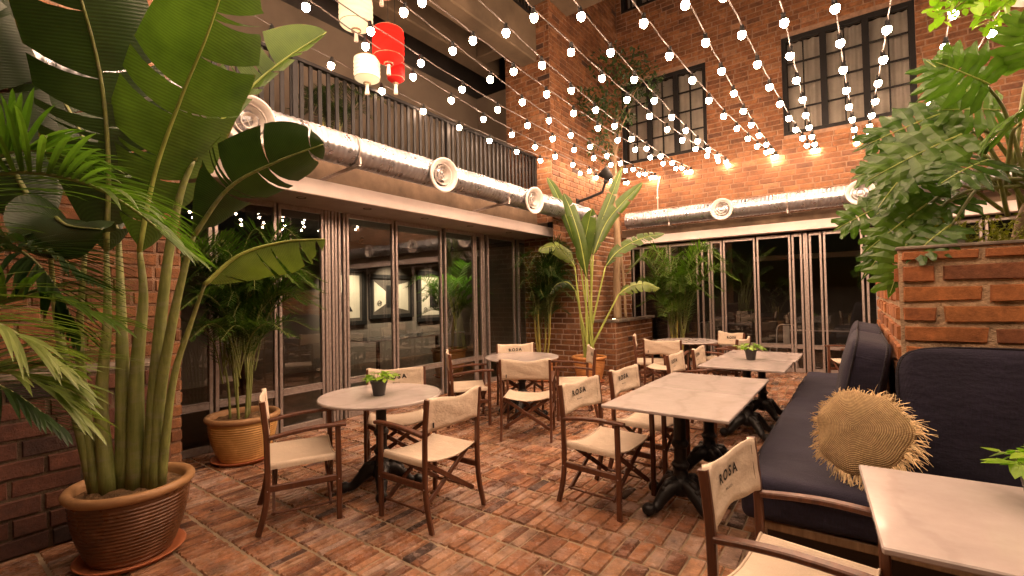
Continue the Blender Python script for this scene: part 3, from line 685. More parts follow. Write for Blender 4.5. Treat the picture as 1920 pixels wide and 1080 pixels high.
# ------------------------------------------------------------------ string lights
def zbulb(y): return 3.93 + .0158*(y-6.9)**2
def make_bulb():
    mb = MB(); prof = [(.002, -.124), (.018, -.120), (.029, -.108), (.0355, -.092), (.0365, -.079), (.033, -.061), (.026, -.044), (.015, -.034)]
    mb.lathe(prof, 10); b = mb.obj('bulb', 'bulb_glow', None, smooth=True)
    mb = MB(); mb.lathe([(.002, .012), (.014, .012), (.019, .002), (.021, -.028), (.030, -.044), (.034, -.056), (.035, -.063), (.031, -.058), (.024, -.046)], 12); mb.box((0, 0, .006), (.022, .036, .014)); s = mb.obj('socket_light_cap', 'black_plastic', b, smooth=False)  # socket with an added wide cap, shaped to block the bulb's upward light
    return b
bulb0 = make_bulb(); first_bulb = [True]
strings = [ # near x, far x, phase y, label
 (-4.86, -4.22, 6.25), (-4.02, -4.16, 5.59), (-3.90, -3.55, 5.46), (-3.25, -3.48, 4.83), (-3.16, -2.80, 4.83), (-2.66, -2.74, 4.91), (-2.50, -2.00, 4.87),
 (-1.98, -1.96, 5.10), (-1.74, -1.20, 4.86), (-1.12, -1.15, 4.83), (-1.02, -.58, 4.90), (-.44, -.51, 4.92), (-.24, .08, 4.95), (.42, .20, 5.60), (.56, .93, 6.30), (1.28, .98, 6.25), (2.2, 2.3, 6.0), (2.9, 3.0, 5.7), (3.7, 3.8, 6.2), (4.5, 4.6, 5.9)]
order = ['nearest the balcony', 'second from the balcony', 'third from the balcony', 'fourth from the balcony', 'fifth from the balcony', 'sixth from the balcony', 'seventh from the balcony', 'eighth from the balcony',
 'passing right of the narrower upper window', 'tenth from the balcony', 'eleventh from the balcony, left of the pair by the wide window', 'crossing the left part of the wide upper window',
 'crossing the middle of the wide upper window', 'crossing the right part of the wide upper window', 'just right of the wide upper window', 'rightmost, behind the leafy branch', 'reflected in the left glass, first beyond the frame', 'reflected in the left glass, second beyond the frame', 'reflected in the left glass, third beyond the frame', 'reflected in the left glass, fourth beyond the frame']
for (xn, xf, ph), lab in zip(strings, order):
    o = thing('string_light', 'strand of glowing bulbs, '+lab, 'string lights', (xf, 10.15, 4.1), 0, 'strands of bulbs across the courtyard')
    base = V((xf, 10.15, 4.1)); y0 = -.7
    def P(y): k = (10.15-y)/(10.15-.3); return V((xf+(xn-xf)*k, y, zbulb(y)+.07))
    mb = MB(); pts = []
    yy = 10.15
    rr = random.Random(int(abs(xn)*1000))
    while yy > y0: pts.append(P(yy)-base+V((rr.uniform(-.006, .006), 0, rr.uniform(-.006, .006)))); yy -= .16
    mb.tube(pts, .0068, 5); mb.obj('wire', 'black_plastic' if False else 'wire_rubber', o, smooth=True)
    y = ph
    while y < 9.7: y += .65
    while y > y0:
        if first_bulb[0]: b = bulb0; first_bulb[0] = False; b.parent = o
        else: b = copy_tree(bulb0, parent=o)
        b.location = P(y)-base; b.rotation_euler = (rr.uniform(-.12, .12), rr.uniform(-.12, .12), rr.uniform(0, 3)); y -= .65

# ------------------------------------------------------------------ paper lanterns
def lantern(loc, r, h, m_, label, ribs=7):
    o = thing('paper_lantern', label, 'lantern', loc, 0, 'lanterns hanging by the balcony'); mb = MB(); prof = []
    n = 56
    for i in range(n+1):
        t = i/n; z = (t-.5)*h; e = abs(2*t-1); rr = r*(1-e**6*.0)*((1-max(0, (e-.55)/.45)**2.6*.72)); rr *= 1+.022*math.cos(t*ribs*2*PI); prof.append((rr, z))
    mb.lathe(prof, 28); mb.obj('shade', m_, o, smooth=True)
    for k in (8, 48):
        mb = MB(); q_ = prof[k]; mb.tube([(q_[0]*1.004*math.cos(a_*PI/16), q_[0]*1.004*math.sin(a_*PI/16), q_[1]) for a_ in range(33)], .0035, 5, cap=False); mb.obj('hoop', 'bench_wood', o)
    mb = MB(); mb.lathe([(r*.3, h/2-.005), (r*.3, h/2+.02), (r*.25, h/2+.02)], 20); mb.obj('rim', 'bench_wood', o, smooth=True); mb = MB(); mb.lathe([(r*.26, -h/2-.018), (r*.3, -h/2-.018), (r*.3, -h/2+.004)], 20); mb.obj('rim', 'bench_wood', o, smooth=True)
    mb = MB()
    for k in range(12):
        a = k*PI/6; mb.tube([(.012*math.cos(a), .012*math.sin(a), -h/2-.02), (.02*math.cos(a), .02*math.sin(a), -h/2-.13)], .004, 4)
    mb.ball((0, 0, -h/2-.025), .02, 8); mb.obj('tassel', 'curtain', o)
    mb = MB(); mb.tube([(0, 0, h/2), (0, 0, 5.9-loc[2]+.0)], .004, 5); mb.obj('cord', 'black_plastic', o)
    return o
lantern((-4.41, 3.13, 4.72), .18, .39, 'lantern_cream', 'cream paper lantern, larger and higher of the two, left of the red lantern')
lantern((-4.12, 3.34, 4.35), .17, .42, 'lantern_red', 'bright red glowing lantern hanging between cream lanterns')
lantern((-4.32, 3.20, 4.08), .14, .31, 'lantern_cream', 'smaller low cream paper lantern below the red lantern')
lantern((-4.22, 3.52, 4.18), .10, .34, 'lantern_dim', 'dim dark red lantern mostly hidden behind the bright red lantern')
lantern((-4.05, 3.20, 5.02), .20, .40, 'lantern_pink', 'pink orange lantern at the top edge above the bright red lantern')

# ------------------------------------------------------------------ floodlight and speaker on the pillar
t = thing('floodlight', 'black floodlight on a long bent arm fixed to the brick pillar', 'floodlight', (-4.33, 8.05, 3.34))
mb = MB(); mb.box((.01, 0, -.02), (.03, .10, .16), bev=.004); mb.ribbon([(0, 0, 0), (.30, -.02, .05), (.56, -.06, .10)], .045, .045); mb.ribbon([(.56, -.06, .10), (.66, -.10, .30)], .04, .03); mb.obj('arm', 'dark_steel', t)
mb = MB(); mb.lathe([(.001, -.12), (.06, -.12), (.075, -.06), (.12, .10), (.125, .10)], 18, (.68, -.12, .40), axis=V((-.5, -.3, .6))); mb.ball((.66, -.10, .28), .05); mb.obj('lamp_head', 'dark_steel', t, smooth=True)
t = thing('wall_speaker', 'black round wall speaker under the floodlight', 'speaker', (-4.33, 8.75, 3.15))
mb = MB(); mb.box((.02, 0, .0), (.04, .07, .12), bev=.005); mb.tube([(.03, 0, 0), (.26, -.02, 0)], .018, 8); mb.obj('mount', 'dark_steel', t)
mb = MB(); mb.lathe([(.001, -.13), (.10, -.13), (.14, -.08), (.155, .05), (.15, .10), (.13, .11), (.001, .09)], 24, (.38, -.06, 0), axis=V((.5, -.8, -.25))); mb.obj('housing', 'black_plastic', t, smooth=True)
t = thing('conduit', 'thin pale conduit pipe climbing the brick wall above the back duct', 'pipe', (-3.46, 10.12, 3.2))
mb = MB(); mb.tube([(0, 0, 0), (0, 0, .62), (.03, 0, .75), (.07, 0, .9)], .013, 8); mb.tube([(0, -.0, .42), (0, -.0, .45)], .028, 8); mb.obj('pipe', 'white_metal', t, smooth=True)
t = thing('conduit', 'short pale conduit with a cap on the lit face of the corner pillar', 'pipe', (-4.075, 7.86, 1.4))
mb = MB(); mb.tube([(0, 0, 0), (0, 0, 1.12)], .014, 8); mb.tube([(0, -.12, 1.12), (0, .02, 1.12)], .014, 8); mb.ball((0, 0, 1.12), .025); mb.obj('pipe', 'white_metal', t, smooth=True)
t = thing('uplight', 'small glowing uplight at the base of the slender tree', 'lamp', (-3.75, 8.32, 1.0))
mb = MB(); mb.lathe([(.05, 0), (.055, .05), (.045, .06)], 14); mb.obj('housing', 'dark_steel', t, smooth=True)
mb = MB(); mb.lathe([(.001, .058), (.044, .058)], 14); mb.obj('lens', 'small_lamp', t)

# ------------------------------------------------------------------ director chairs
def text_mesh(body, size, bold=.0, shear=0.):
    cu = bpy.data.curves.new('lettering', 'FONT'); cu.body = body; cu.size = size; cu.offset = bold; cu.shear = shear; cu.align_x = 'CENTER'; cu.space_character = 1.25; cu.resolution_u = 3
    o = bpy.data.objects.new('tmp', cu); col.objects.link(o); dg = bpy.context.evaluated_depsgraph_get()
    me = bpy.data.meshes.new_from_object(o.evaluated_get(dg)); vs = [v.co.copy() for v in me.vertices]; fs = [tuple(p.vertices) for p in me.polygons]
    bpy.data.objects.remove(o); bpy.data.meshes.remove(me); bpy.data.curves.remove(cu); return vs, fs
ROSA = [text_mesh(ch, .060, .0020, s) for ch, s in (('R', -.10), ('O', .1), ('S', .1), ('A', -.08))]
SUB = text_mesh('MALACCA', .0125, .0003)
def back_y(x, z):   # canvas back surface (front side) in chair frame
    k = 1-(x/.262)**2; return -.215-(z-.62)*.10 - .030*k - .010*k*math.sin((z-.62)*13)
def make_chair(seed):
    r = random.Random(seed)
    root = thing('director_chair', '', 'chair'); W2, YF, YR = .262, .215, -.225
    for s in (-1, 1):
        mb = MB(); mb.ribbon([(s*W2, YF, 0), (s*W2, YF, .30), (s*W2, YF-.004, .635)], .026, .036, up=(0, 1, 0)); mb.ball((s*(W2+.014), YF, .275), .005, 6, 1); mb.ball((s*W2, YF+.019, .125), .005, 6, 1); mb.obj('front_leg', ['chair_wood', 'aluminium'], root)
        mb = MB(); mb.ribbon(spline([(s*W2, YR-.055, 0), (s*W2, YR-.018, .14), (s*W2, YR, .28), (s*W2, YR, .50), (s*W2, YR-.006, .66), (s*W2, YR-.026, .852)], 12), .026, .036, up=(0, 1, 0)); mb.ball((s*(W2+.014), YR, .275), .005, 6, 1); mb.obj('rear_leg', ['chair_wood', 'aluminium'], root)
        mb = MB(); mb.ribbon(spline([(s*(W2-.002), YR+.012, .612), (s*(W2+.002), YR+.14, .632), (s*(W2+.004), 0.05, .645), (s*(W2+.002), YF, .646), (s*W2, YF+.048, .642)], 12), .044, .024, up=(0, 0, 1)); mb.obj('armrest', 'chair_wood', root)
        mb = MB(); mb.ribbon([(s*W2, YR+.015, .285), (s*W2, YF-.015, .285)], .022, .042); mb.obj('side_rail', 'chair_wood', root)
        mb = MB(); mb.ribbon([(s*(W2-.030), YR+.01, .425), (s*(W2-.030), YF-.01, .425)], .026, .030); mb.obj('seat_rail', 'chair_wood', root)
        mb = MB(); mb.tube([(s*(W2-.022), YR+.02, .115), (s*(W2-.022), YF-.02, .115)], .008, 8); mb.obj('stretcher', 'chair_wood', root)
    for yy in (YF-.045, YR+.045):
        for s in (-1, 1):
            dy = .008*s; mb = MB(); mb.ribbon([(s*(W2-.03), yy+dy, .425), (-s*(W2-.018), yy+dy, .112)], .018, .034, up=(0, 0, 1)); mb.ball((0, yy+dy+.012, .268), .006, 6, 1); mb.obj('cross_bar', ['chair_wood', 'aluminium'], root)
    # seat canvas: sags between the seat rails and wraps under them
    mb = MB(); nx, ny = 16, 10; g = []
    for j in range(ny+1):
        y = YR+.012+(YF-YR-.03)*j/ny; row = []
        prof = [(-W2+.010, .405), (-W2+.008, .43), (-W2+.018, .446)]
        for i in range(nx+1):
            u = -1+2*i/nx; x = u*(W2-.034); z = .447-.034*(1-u*u)**.8 + .004*math.sin(j*1.1+u*3+seed)*(1-abs(u)); prof.append((x, z))
        prof += [(W2-.018, .446), (W2-.008, .43), (W2-.010, .405)]
        e = .006*math.sin(j*PI/ny*1.0)
        row = [mb.vert((x, y, z)) for x, z in prof]; g.append(row)
    for j in range(ny):
        for i in range(len(g[0])-1): mb.face([g[j][i], g[j][i+1], g[j+1][i+1], g[j+1][i]])
    for row, yo in ((g[0], 0), (g[-1], 0)):
        pts = [V(mb.v[k]) for k in row[2:-2]]; mb.tube(pts, .006, 6)
    mb.obj('seat', 'canvas', root, smooth=True)
    # back canvas with sleeves around the rear legs
    mb = MB(); nx, nz = 18, 8; F = []; B = []
    def zt(u): return .862 - .026*(1-abs(u)**1.6) + .006*math.sin(u*5+seed) - (.010 if abs(u) > .93 else 0)
    def zb(u): return .628 + .012*(1-u*u) + .003*math.sin(u*7+seed*2)
    for j in range(nz+1):
        fr = []; bk = []
        for i in range(nx+1):
            u = -1+2*i/nx; x = u*(W2+.012); z = zb(u)+(zt(u)-zb(u))*j/nz
            sl = max(0, 1-abs(abs(x)-W2)/.03); th = .0035+.016*math.sqrt(max(0, 1-(1-sl)**2)) if sl > 0 else .0035
            yb = back_y(max(-.262, min(.262, x)), z)+.003*math.sin(z*60+u*6+seed)*(1-sl)
            if abs(u) > .985: th = .004
            c0 = yb if sl == 0 else yb*(1-sl)+(YR-.006-.10*max(0, z-.66))*sl
            fr.append(mb.vert((x, c0+th, z))); bk.append(mb.vert((x, c0-th, z)))
        F.append(fr); B.append(bk)
    for j in range(nz):
        for i in range(nx):
            mb.face([F[j][i+1], F[j][i], F[j+1][i], F[j+1][i+1]]); mb.face([B[j][i], B[j][i+1], B[j+1][i+1], B[j+1][i]])
    for i in range(nx):
        mb.face([F[nz][i+1], F[nz][i], B[nz][i], B[nz][i+1]]); mb.face([F[0][i], F[0][i+1], B[0][i+1], B[0][i]])
    for j in range(nz):
        mb.face([F[j][0], B[j][0], B[j+1][0], F[j+1][0]]); mb.face([F[j+1][nx], B[j+1][nx], B[j][nx], F[j][nx]])
    bk = mb.obj('backrest', 'canvas', root, smooth=True)
    mb = MB()
    # hem stitching lines raised slightly
    for sx in (-1, 1): mb.tube([(sx*(W2-.038), back_y(sx*(W2-.038), z)+.0072, z) for z in [.65+.02*k for k in range(10)]], .0012, 4)
    mb.obj('stitching', 'seam', bk)
    mb = MB(); x0 = .075
    for k, (vs, fs) in enumerate(ROSA):
        off = [0, .003, .010, .012][k]; idx = []
        for v in vs:
            x = x0-.050*k - v.x; z = .742+off*.6+v.y*.95; idx.append(mb.vert((x, back_y(x, z)+.0082, z)))
        for f in fs: mb.face([idx[q] for q in f][::-1])
    idx = [mb.vert((-v.x, back_y(-v.x, .705+v.y)+.0082, .705+v.y)) for v in SUB[0]]
    for f in SUB[1]: mb.face([idx[q] for q in f][::-1])
    mb.obj('lettering', 'print_ink', bk)
    mb = MB(); mb.box((-.20, back_y(-.20, .68)-.009, .675), (.010, .003, .034)); mb.obj('label_tag', 'print_ink', bk)
    return root
protos = [make_chair(1), make_chair(4), make_chair(9)]; used = [0, 0, 0]
def place_chair(i, x, y, deg, label, group):
    p = protos[i % 3]; k = i % 3
    if not used[k]:
        used[k] = 1; o = p; o.location = (x, y, 0); o.rotation_euler = (0, 0, math.radians(deg-90)); o['label'] = label; o['group'] = group
    else: o = copy_tree(p, (x, y, 0), math.radians(deg-90), label, group)
    return o
G1 = 'canvas director chairs'
chairs = [(-3.25, 1.81, 64, 'canvas director chair left of the nearest round table, beside the tan pot'),
 (-2.50, 2.345, 181, 'canvas director chair right of the nearest round table, seen from behind'),
 (-3.37, 2.77, -39, 'canvas director chair behind the nearest round table with its small plant'),
 (-3.87, 4.30, 48, 'canvas director chair on the left side of the bare round table'),
 (-2.93, 4.22, 118, 'canvas director chair with its back to us at the bare round table'),
 (-2.92, 5.20, 216, 'canvas director chair right of the bare round table, turned sideways'),
 (-3.72, 5.16, -42, 'canvas director chair behind the bare round table, facing us'),
 (-1.50, 3.20, -5, 'lettered director chair at the near corner of the closest long marble table'),
 (-1.46, 3.97, -3, 'lettered director chair second along the closest long marble table'),
 (-1.39, 5.22, 0, 'lettered director chair at the near end of the far long table'),
 (-1.32, 5.90, 2, 'lettered director chair second along the far long table'),
 (-2.72, 7.42, 20, 'lettered director chair left of the farthest round table, against the brick planter'),
 (-2.30, 6.93, 95, 'director chair with its back to us at the farthest round table'),
 (-1.84, 8.22, 238, 'lettered director chair behind the farthest round table, near the glass doors'),
 (-1.58, 7.42, 172, 'director chair right of the farthest round table, behind the potted plant'),
 (-.08, 8.75, 205, 'director chair just visible behind the bench cushions by the glass doors'),
 (-.19, 2.03, -8, 'large foreground lettered director chair at the table beside the bench')]
for i, (x, y, a, l) in enumerate(chairs): place_chair(i, x, y, a, l, G1)

# ------------------------------------------------------------------ tables
def pedestal(root, x, y, htop, ang, nf=4):
    mb = MB(); prof = [(.05, .09), (.075, .11), (.090, .15), (.078, .19), (.060, .215), (.050, .24), (.046, .27), (.058, .29), (.062, .305), (.050, .32), (.043, .34), (.043, .42), (.056, .435), (.060, .45), (.054, .465), (.042, .48), (.041, .64), (.040, .66), (.052, .68), (.058, .69), (.058, htop-.02)]
    mb.lathe(prof, 18, (x, y, 0)); mb.box((x, y, htop-.013), (.30, .30, .012)); mb.obj('column', 'cast_iron', root, smooth=False); auto_smooth(root.children[-1], 50) if False else None
    for k in range(nf):
        a = ang+k*2*PI/nf; d = V((math.cos(a), math.sin(a), 0)); c = V((x, y, 0)); mb = MB()
        P = [c+d*q+V((0, 0, z)) for q, z in ((.02, .15), (.07, .165), (.12, .14), (.17, .095), (.21, .055), (.245, .04), (.275, .045))]
        mb.tube(spline(P, 14), [.056, .058, .058, .056, .053, .050, .047, .043, .040, .037, .035, .034, .034, .035, .032], 9)
        mb.ball(c+d*.285+V((0, 0, .042)), .046, 12, sz=(1, 1, .9)); mb.ball(c+d*.150+V((0, 0, .150)), .030, 10); mb.tube([c+d*.06+V((0, 0, .20)), c+d*.12+V((0, 0, .195)), c+d*.165+V((0, 0, .15))], [.03, .026, .014], 8)
        mb.obj('leg', 'cast_iron', root, smooth=True)
def round_table(x, y, r, ang, label):
    o = thing('round_table', label, 'table', (x, y, 0), 0, 'round marble tables'); mb = MB(); h = .75; t = .022
    mb.lathe([(.001, h-t), (r-.006, h-t), (r, h-t+.006), (r, h-.006), (r-.006, h), (.001, h)], 56); tp = mb.obj('table_top', 'marble', o); auto_smooth(tp, 40)
    pedestal(o, 0, 0, h-t, ang); return o
def square_table(x, y, sx, sy, rz, ang, label):
    o = thing('marble_table', label, 'table', (x, y, 0), rz, 'rectangular marble tables'); mb = MB(); h = .75; t = .022
    mb.box((0, 0, h-t/2), (sx, sy, t), bev=.005); mb.obj('table_top', 'marble', o); pedestal(o, 0, 0, h-t, ang); return o
round_table(-3.09, 2.38, .475, .9, 'round marble table carrying a small pothos, nearest on the left')
round_table(-3.47, 4.87, .47, .3, 'bare round marble table in the middle with four chairs')
round_table(-2.25, 7.80, .47, .5, 'farthest round marble table near the glass doors')
square_table(-1.035, 3.36, .82, .80, 0, PI/4+.25, 'square marble table, near half of the closest long table')
square_table(-1.04, 4.17, .82, .80, 0, PI/4, 'square marble table, far half of the closest long table')
square_table(-.97, 5.50, .80, .80, 0, PI/4, 'square marble table, near half of the far long table')
square_table(-.95, 6.32, .80, .80, 0, PI/4, 'square marble table, far half of the far long table')
square_table(.43, 2.16, .84, .78, math.radians(4), PI/4, 'square marble table in the bottom right corner beside the bench')

# ------------------------------------------------------------------ bench with cushions
bn = thing('corner_bench', 'L-shaped bench with a thick navy seat cushion wrapped around the brick planter', 'bench', (0, 0, 0))
mb = MB(); BX0, BY0, BY1, BX1 = -.50, 2.98, 7.25, 2.6
mb.box(((.15+BX0+.05)/2, (BY0+BY1)/2, .10), (.15-BX0-.05, BY1-BY0-.1, .20)); mb.box(((BX1+.15)/2, (BY0+3.6)/2+.02, .10), (BX1-.15, 3.6-BY0-.06, .199)); mb.obj('plinth', 'interior_dark', bn)
mb = MB(); mb.box(((BX0+BX1)/2, BY0+.0, .205), (BX1-BX0+.02, .07, .05), bev=.005); mb.box((BX0+.03, (BY0+BY1)/2+.04, .205), (.07, BY1-BY0-.0, .049), bev=.005); mb.obj('trim', 'bench_wood', bn)
# L cushion: extruded L outline with rounded edges and soft noise
def soft_slab(name, outline, z0, z1, rad, parent, m_, sub=.12, seed=0, puff=.012):
    import bmesh
    bm = bmesh.new(); vs = [bm.verts.new((x, y, z0)) for x, y in outline]; f = bm.faces.new(vs)
    if f.normal.z > 0: f.normal_flip()
    ex = bmesh.ops.extrude_face_region(bm, geom=[f]); vv = [g for g in ex['geom'] if isinstance(g, bmesh.types.BMVert)]
    for v in vv: v.co.z = z1
    bm.normal_update(); bmesh.ops.recalc_face_normals(bm, faces=bm.faces)
    bmesh.ops.bevel(bm, geom=list(bm.edges), offset=rad, segments=5, profile=.6, affect='EDGES')
    bmesh.ops.triangulate(bm, faces=[f for f in bm.faces if len(f.verts) > 4])
    for _ in range(6):
        es = [e for e in bm.edges if e.calc_length() > sub]
        if not es: break
        bmesh.ops.subdivide_edges(bm, edges=es, cuts=1, use_grid_fill=True)
        bmesh.ops.triangulate(bm, faces=[f for f in bm.faces if len(f.verts) > 4])
    bm.normal_update()
    for v in bm.verts:
        k = noise.noise(v.co*2.2+V((seed, 0, 0)))*puff + noise.noise(v.co*7+V((0, seed, 0)))*puff*.45 + noise.noise(V((v.co.x*3, v.co.y*3, v.co.z*14+seed)))*puff*.25
        v.co += v.normal*k
    me = bpy.data.meshes.new(name); bm.to_mesh(me); bm.free(); me.materials.append(M[m_]); me.polygons.foreach_set('use_smooth', [True]*len(me.polygons))
    o = bpy.data.objects.new(name, me); col.objects.link(o); o.parent = parent; return o
soft_slab('seat_cushion', [(-.56, 2.92), (2.6, 2.92), (2.6, 3.60), (.18, 3.60), (.18, 7.28), (-.56, 7.28)], .23, .455, .055, bn, 'navy_fabric', .08, 1, .024)
mb = MB(); mb.tube(spline([(-.57, 7.2, .40), (-.577, 5, .395), (-.572, 3.02, .40), (-.545, 2.93, .40), (-.45, 2.903, .40), (1, 2.900, .395), (2.6, 2.9, .40)], 60), .006, 6); mb.obj('piping', 'piping_fabric', bn, smooth=True)
def back_cushion(loc, rz, wdt, hgt, th, lean, label, seed):
    o = thing('back_cushion', label, 'cushion', loc, rz, 'navy back cushions'); 
    import bmesh
    bm = bmesh.new(); bmesh.ops.create_cube(bm, size=1); 
    bmesh.ops.subdivide_edges(bm, edges=bm.edges[:], cuts=18, use_grid_fill=True)
    for v in bm.verts:
        x, y, z = v.co*2
        e = 7; L = (abs(x)**e+abs(z)**e)**(1/e); k = 1
        if L > 1: x, z = x/L, z/L
        pf = (1-abs(x)**4)*(1-abs(z)**4); fy = .62+.38*pf**.5
        ed = max(abs(x), abs(z))
        if abs(y) < .999: fy = .62+.38*pf**.5
        p = V((x*wdt/2, y*th/2*fy, (z+1)*hgt/2))
        p += V((0, 1 if y > 0 else -1, 0))*noise.noise(p*3.2+V((seed, 0, 0)))*.018*pf + V((0, 0, noise.noise(V((p.x*3, seed, 0)))*.012*z))
        v.co = p
    R3 = Matrix.Rotation(-lean, 4, 'X'); bmesh.ops.transform(bm, matrix=R3, verts=bm.verts)
    me = bpy.data.meshes.new('cover'); bm.to_mesh(me); bm.free(); me.materials.append(M['navy_fabric']); me.polygons.foreach_set('use_smooth', [True]*len(me.polygons))
    c = bpy.data.objects.new('cover', me); col.objects.link(c); c.parent = o
    mb = MB()
    for sy in (-1, 1):
        pts = []
        for k in range(81):
            a = 2*PI*k/80; x, z = math.cos(a), math.sin(a); L = (abs(x)**7+abs(z)**7)**(1/7); x, z = x/L, z/L
            pts.append(R3.to_3x3() @ V((x*wdt/2*1.004, sy*th/2*.60, (z+1)*hgt/2+.004*z)))
        mb.tube(pts, .007, 6, cap=False)
    mb.obj('piping', 'piping_fabric', o, smooth=True)
back_cushion((.81, 3.41, .44), 0, 1.27, .74, .20, .11, 'wide navy back cushion leaning on the front of the brick planter', 2)
back_cushion((2.1, 3.41, .44), 0, 1.27, .74, .20, .11, 'navy back cushion at the right edge beyond the wide one', 5)
back_cushion((-.075, 4.38, .44), PI/2, 1.30, .74, .27, -.20, 'navy back cushion standing against the left side of the brick planter', 3)
back_cushion((-.07, 5.75, .44), PI/2, 1.30, .74, .27, -.20, 'far navy back cushion on the bench beyond the brick planter', 7)

# ------------------------------------------------------------------ raffia cushion
o = thing('raffia_cushion', 'round woven straw cushion with a shaggy fringe on the navy bench', 'cushion', (-.005, 3.16, .735))
nd = V((-.42, -1.0, .50)).normalized(); q = nd.to_track_quat('Z', 'Y').to_matrix(); R0 = .225; mb = MB(); n = 64; rings = []; rn = 30
for side in (1, -1):
    rg = []
    for i in range(rn+1):
        t_ = i/rn; rr = R0*t_; ring = []
        for k in range(n):
            a = 2*PI*k/n; wob = 1+.05*math.sin(3*a+1)+.03*math.sin(7*a)
            z = side*(.075*(1-t_**2.4)**.62 + .010*noise.noise(V((math.cos(a)*t_*2.5, math.sin(a)*t_*2.5, side))))
            ring.append(mb.vert(q @ V((rr*wob*math.cos(a), rr*wob*math.sin(a), z)), (.5, t_, k/n if k <= n/2 else 1-k/n)))
        rg.append(ring)
    for i in range(rn):
        for k in range(n):
            k2 = (k+1) % n; f = [rg[i][k], rg[i+1][k], rg[i+1][k2], rg[i][k2]]; mb.face(f if side > 0 else f[::-1])
mb.obj('cover', 'raffia', o, smooth=True)
mb = MB(); r = random.Random(5)
for k in range(560):
    a = r.uniform(0, 2*PI); wob = 1+.05*math.sin(3*a+1)+.03*math.sin(7*a); L = r.uniform(.020, .066)*(1.2 if math.cos(a) > .1 else .7)
    p = V((R0*wob*math.cos(a)*.985, R0*wob*math.sin(a)*.985, r.uniform(-.012, .014))); d = V((math.cos(a+r.uniform(-.7, .7)), math.sin(a+r.uniform(-.7, .7)), r.uniform(-.25, .45))).normalized()
    b = d.cross(V((0, 0, 1))).normalized()*r.uniform(.0014, .0032); g = q.inverted() @ V((0, 0, -1)); prev = None; c = V((r.uniform(-1, 1), r.uniform(-1, 1), r.uniform(-1, 1)))*.35
    for s in range(5):
        t_ = s/4; pp = p+d*L*t_+g*L*.45*t_*t_+c*L*t_*t_; b2 = b*(1-.5*t_); cur = (mb.vert(q @ (pp-b2)), mb.vert(q @ (pp+b2+V((0, 0, .002)))))
        if prev: mb.face([prev[0], prev[1], cur[1], cur[0]])
        prev = cur
mb.obj('fringe', 'raffia_strand', o)

# ------------------------------------------------------------------ foliage builders
def blade(mb, pts, wf, up=(0, 0, 1), nseg=44, na=4, fold=.25, droop=.25, seed=0, tears=6, tone=.5, rib=.012, tip=.0, asym=(1, 1), ribmi=1, ruffle=.02):
    """banana-like leaf: midrib spline with two half blades torn into strips"""
    r = random.Random(seed); P = spline(pts, nseg); up = V(up).normalized(); n = len(P); Ltot = sum((P[i+1]-P[i]).length for i in range(n-1))
    fr = []
    for i in range(n):
        t = (P[min(i+1, n-1)]-P[max(i-1, 0)]).normalized(); s = t.cross(up).normalized(); nn = s.cross(t).normalized(); fr.append((t, s, nn))
    for sg, asy in ((-1, asym[0]), (1, asym[1])):
        cuts = sorted(r.sample(range(3, nseg-2), min(tears, nseg-6))) if tears else []
        bounds = [0]+cuts+[nseg]
        for a, b in zip(bounds, bounds[1:]):
            dz = r.uniform(-.14, .10)*(1 if tears else 0); dt = r.uniform(-.02, .02)
            g = []
            for i in range(a, b+1):
                t, s, nn = fr[i]; u = i/nseg; w_ = wf(u)*asy; row = []
                gap = 0
                if tears and i == a and a > 0: gap = .012
                if tears and i == b and b < nseg: gap = -.012
                for k in range(na+1):
                    v = k/na; out = w_*v
                    lift = math.sin(fold)*out - droop*out*v*v*(1.0) + dz*out*v + ruffle*w_*v*math.sin(u*19+seed+sg)
                    sweep = .30*w_*v*v + gap*v*3*Ltot*.35 + dt*v
                    p = P[i]+s*sg*math.cos(fold)*out+nn*lift+t*sweep
                    row.append(mb.vert(p, (min(1, max(0, tone+.25*v*0+r.uniform(-.02, .02))), u+.06*v*v, v)))
                g.append(row)
            for i in range(len(g)-1):
                for k in range(na):
                    f = [g[i][k], g[i+1][k], g[i+1][k+1], g[i][k+1]]; mb.face(f if sg < 0 else f[::-1], 0)
    mb.tube([P[i]+fr[i][2]*rib*.35 for i in range(0, n, 2)], [rib*(1-.8*i/nseg) for i in range(0, n, 2)], 6, ribmi, tr=(.5, 0, 0))
def wfun(w, a=.18, b=.55): # width profile: rises, plateau, falls to tip
    return lambda u: w*max(.0, min(1, (u/a)**.7 if u < a else 1))*(1 if u < b else max(0, 1-((u-b)/(1-b))**2.2)**.75)+.002
